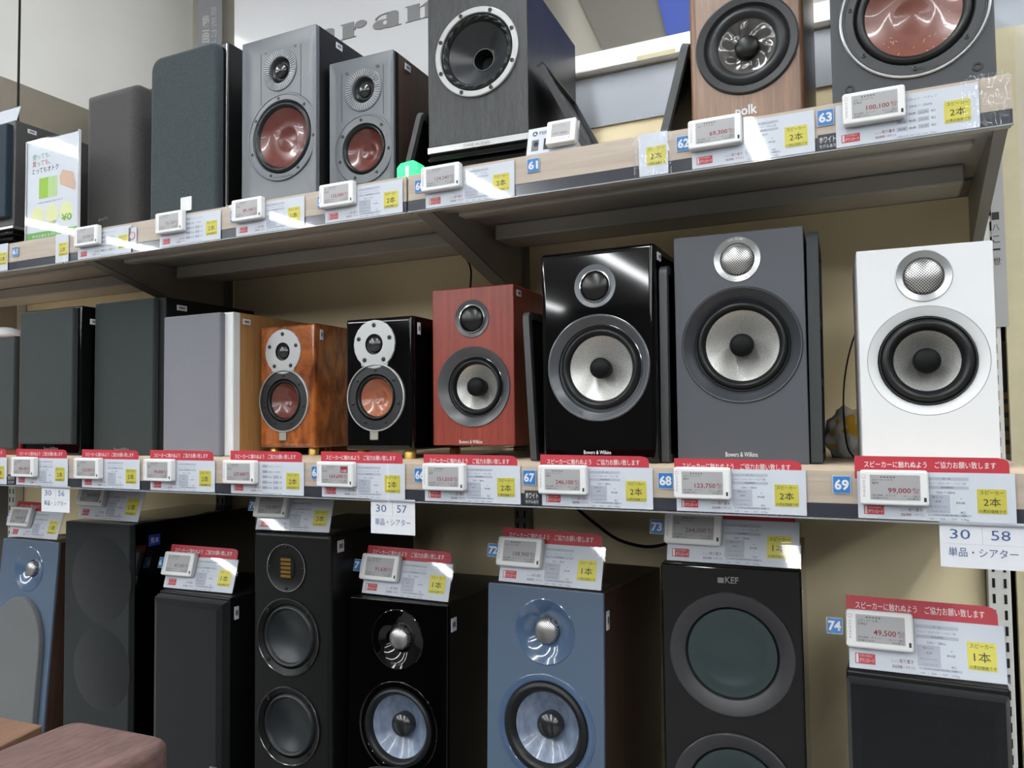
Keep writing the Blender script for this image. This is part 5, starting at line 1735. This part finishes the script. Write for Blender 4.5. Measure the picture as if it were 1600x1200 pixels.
# crumpled cloth bag behind the matte grey speaker
bm = bmesh.new()
bmesh.ops.create_icosphere(bm, subdivisions=4, radius=1.0)
from mathutils import noise as mnoise
for vv in bm.verts:
    d = vv.co.normalized()
    k = 1 + 0.22 * mnoise.noise(d * 2.3) + 0.10 * mnoise.noise(d * 6)
    vv.co = Vector((d.x * 0.036 * k, d.y * 0.045 * k, max(-0.036, d.z * 0.045 * k)))
me = bpy.data.meshes.new('cloth_bag')
bm.to_mesh(me)
bm.free()
m, nt, b = _new('bag_cloth')
n = _noise(nt, _coords(nt, (1, 1, 1)), 26, 2, 0.5, 0.8)
nt.links.new(_ramp(nt, n, [(0.50, lin((214, 212, 208))), (0.56, lin((212, 168, 44)))]), b.inputs['Base Color'])
b.inputs['Roughness'].default_value = 0.9
me.materials.append(m)
me.shade_smooth()
c = P(1322, 690, 1.42)
o = link('cloth_bag', me, None, (c.x + 0.003, 1.43, MID_Z + 0.0365))
tag(o, 'crumpled white and yellow cloth bag behind the matte grey speaker', 'bag')

# white dish on the leftmost middle speaker
a = P(8, 522, 1.24)
o = empty('white_dish', (a.x, 1.24, P(33, 522, 1.178).z + 0.0005))
MB().lathe([(0, 0), (0.055, 0), (0.062, -0.004), (0.062, -0.009), (0.050, -0.010), (0.045, -0.010)], seg=40).build('rim', PLASTIC_WHITE, o, (0, 0, 0), (-PI / 2, 0, 0))
MB().lathe([(0.045, -0.010)] + [(0.045 * math.cos(t), -0.010 - 0.022 * math.sin(t)) for t in (0.3, 0.6, 0.9, 1.2)] + [(0, -0.032)], seg=40).build('dome', PLASTIC_WHITE, o, (0, 0, 0), (-PI / 2, 0, 0))
tag(o, 'white domed dish lying on the red wood speaker at the picture edge', 'dish')

# ------------------------------------------------------------------ cables
def cable(pts, r, label):
    ps = [Vector(p) for p in pts]
    out = []
    n = len(ps)
    for i in range(n - 1):
        p0, p1, p2, p3 = ps[max(i - 1, 0)], ps[i], ps[i + 1], ps[min(i + 2, n - 1)]
        for q in range(8):
            t = q / 8
            out.append(0.5 * ((2 * p1) + (p2 - p0) * t + (2 * p0 - 5 * p1 + 4 * p2 - p3) * t * t + (3 * p1 - p0 - 3 * p2 + p3) * t ** 3))
    out.append(ps[-1])
    o = MB().tube(out, r, 8).build('cable', BLACK_MATTE)
    tag(o, label, 'cable', 'black cables')


cable([P(727, 403, 1.6), P(733, 412, 1.595), P(736, 425, 1.59), P(735, 450, 1.58), P(734, 480, 1.57)], 0.0022, 'short black cable hanging on the wall above the red-stained wood speaker')
cable([P(895, 785, 1.5), P(908, 800, 1.5), P(930, 818, 1.5), P(960, 840, 1.5), P(990, 851, 1.5), P(1020, 854, 1.5), P(1060, 845, 1.5)], 0.0032, 'thick black cable sagging under the middle shelf beside sign 73')
cable([P(1345, 505, 1.5), P(1336, 522, 1.5), P(1325, 560, 1.48), P(1319, 600, 1.46), P(1318, 640, 1.40), P(1321, 680, 1.36), P(1326, 703, 1.34), P(1336, 716, 1.32)], 0.0014, 'thin black wire dropping in front of the cloth bag')

# ------------------------------------------------------------------ foreground cabinets
def fore_box(corner, along, toward, zt, length, depth, m, label, r=0.02, bev=0.012, name='foreground_cabinet', flip=False):
    """box whose back corner, back edge and side edge are seen at the given picture points; top at zt"""
    c, a_, t_ = P(*corner, z=zt), P(*along, z=zt), P(*toward, z=zt)
    ux = (a_ - c).normalized() if not flip else (a_ - c).normalized()
    uy = (t_ - c).normalized()
    pts = []
    q = [c, c + ux * length, c + ux * length + uy * depth, c + uy * depth]
    for i in range(4):
        p0, p1, p2 = q[i - 1], q[i], q[(i + 1) % 4]
        d0, d2 = (p0 - p1).normalized(), (p2 - p1).normalized()
        for k in range(6):
            t = k / 5
            A, B = p1 + d0 * r, p1 + d2 * r
            pts.append(((1 - t) ** 2 * A + 2 * t * (1 - t) * p1 + t * t * B))
    o0 = Vector((c.x, c.y, 0))
    mb = MB().hprism([(p.x - c.x, p.y - c.y) for p in pts], 0.0, zt)
    o = mb.build(name, m, None, (c.x, c.y, 0), bevel=bev, seg=4)
    tag(o, label, 'cabinet')


fore_box((118, 1121), (222, 1141), (0, 1168), 1.5 - 0.385, 0.175, 0.30, BROWN_OAK, 'dark brown oak cabinet top with rounded edges at lower left', 0.03, 0.012)
fore_box((68, 1133), (0, 1120), (0, 1166), 1.5 - 0.40, 0.3, 0.3, TAN_WOOD, 'lighter brown wood cabinet top at the lower left corner', 0.004, 0.002)
fore_box((566, 1189), (660, 1196), (520, 1260), 1.5 - 0.40, 0.10, 0.14, RUBBER2, 'dark rounded top at the bottom edge before the slate-cone tower', 0.03, 0.012)
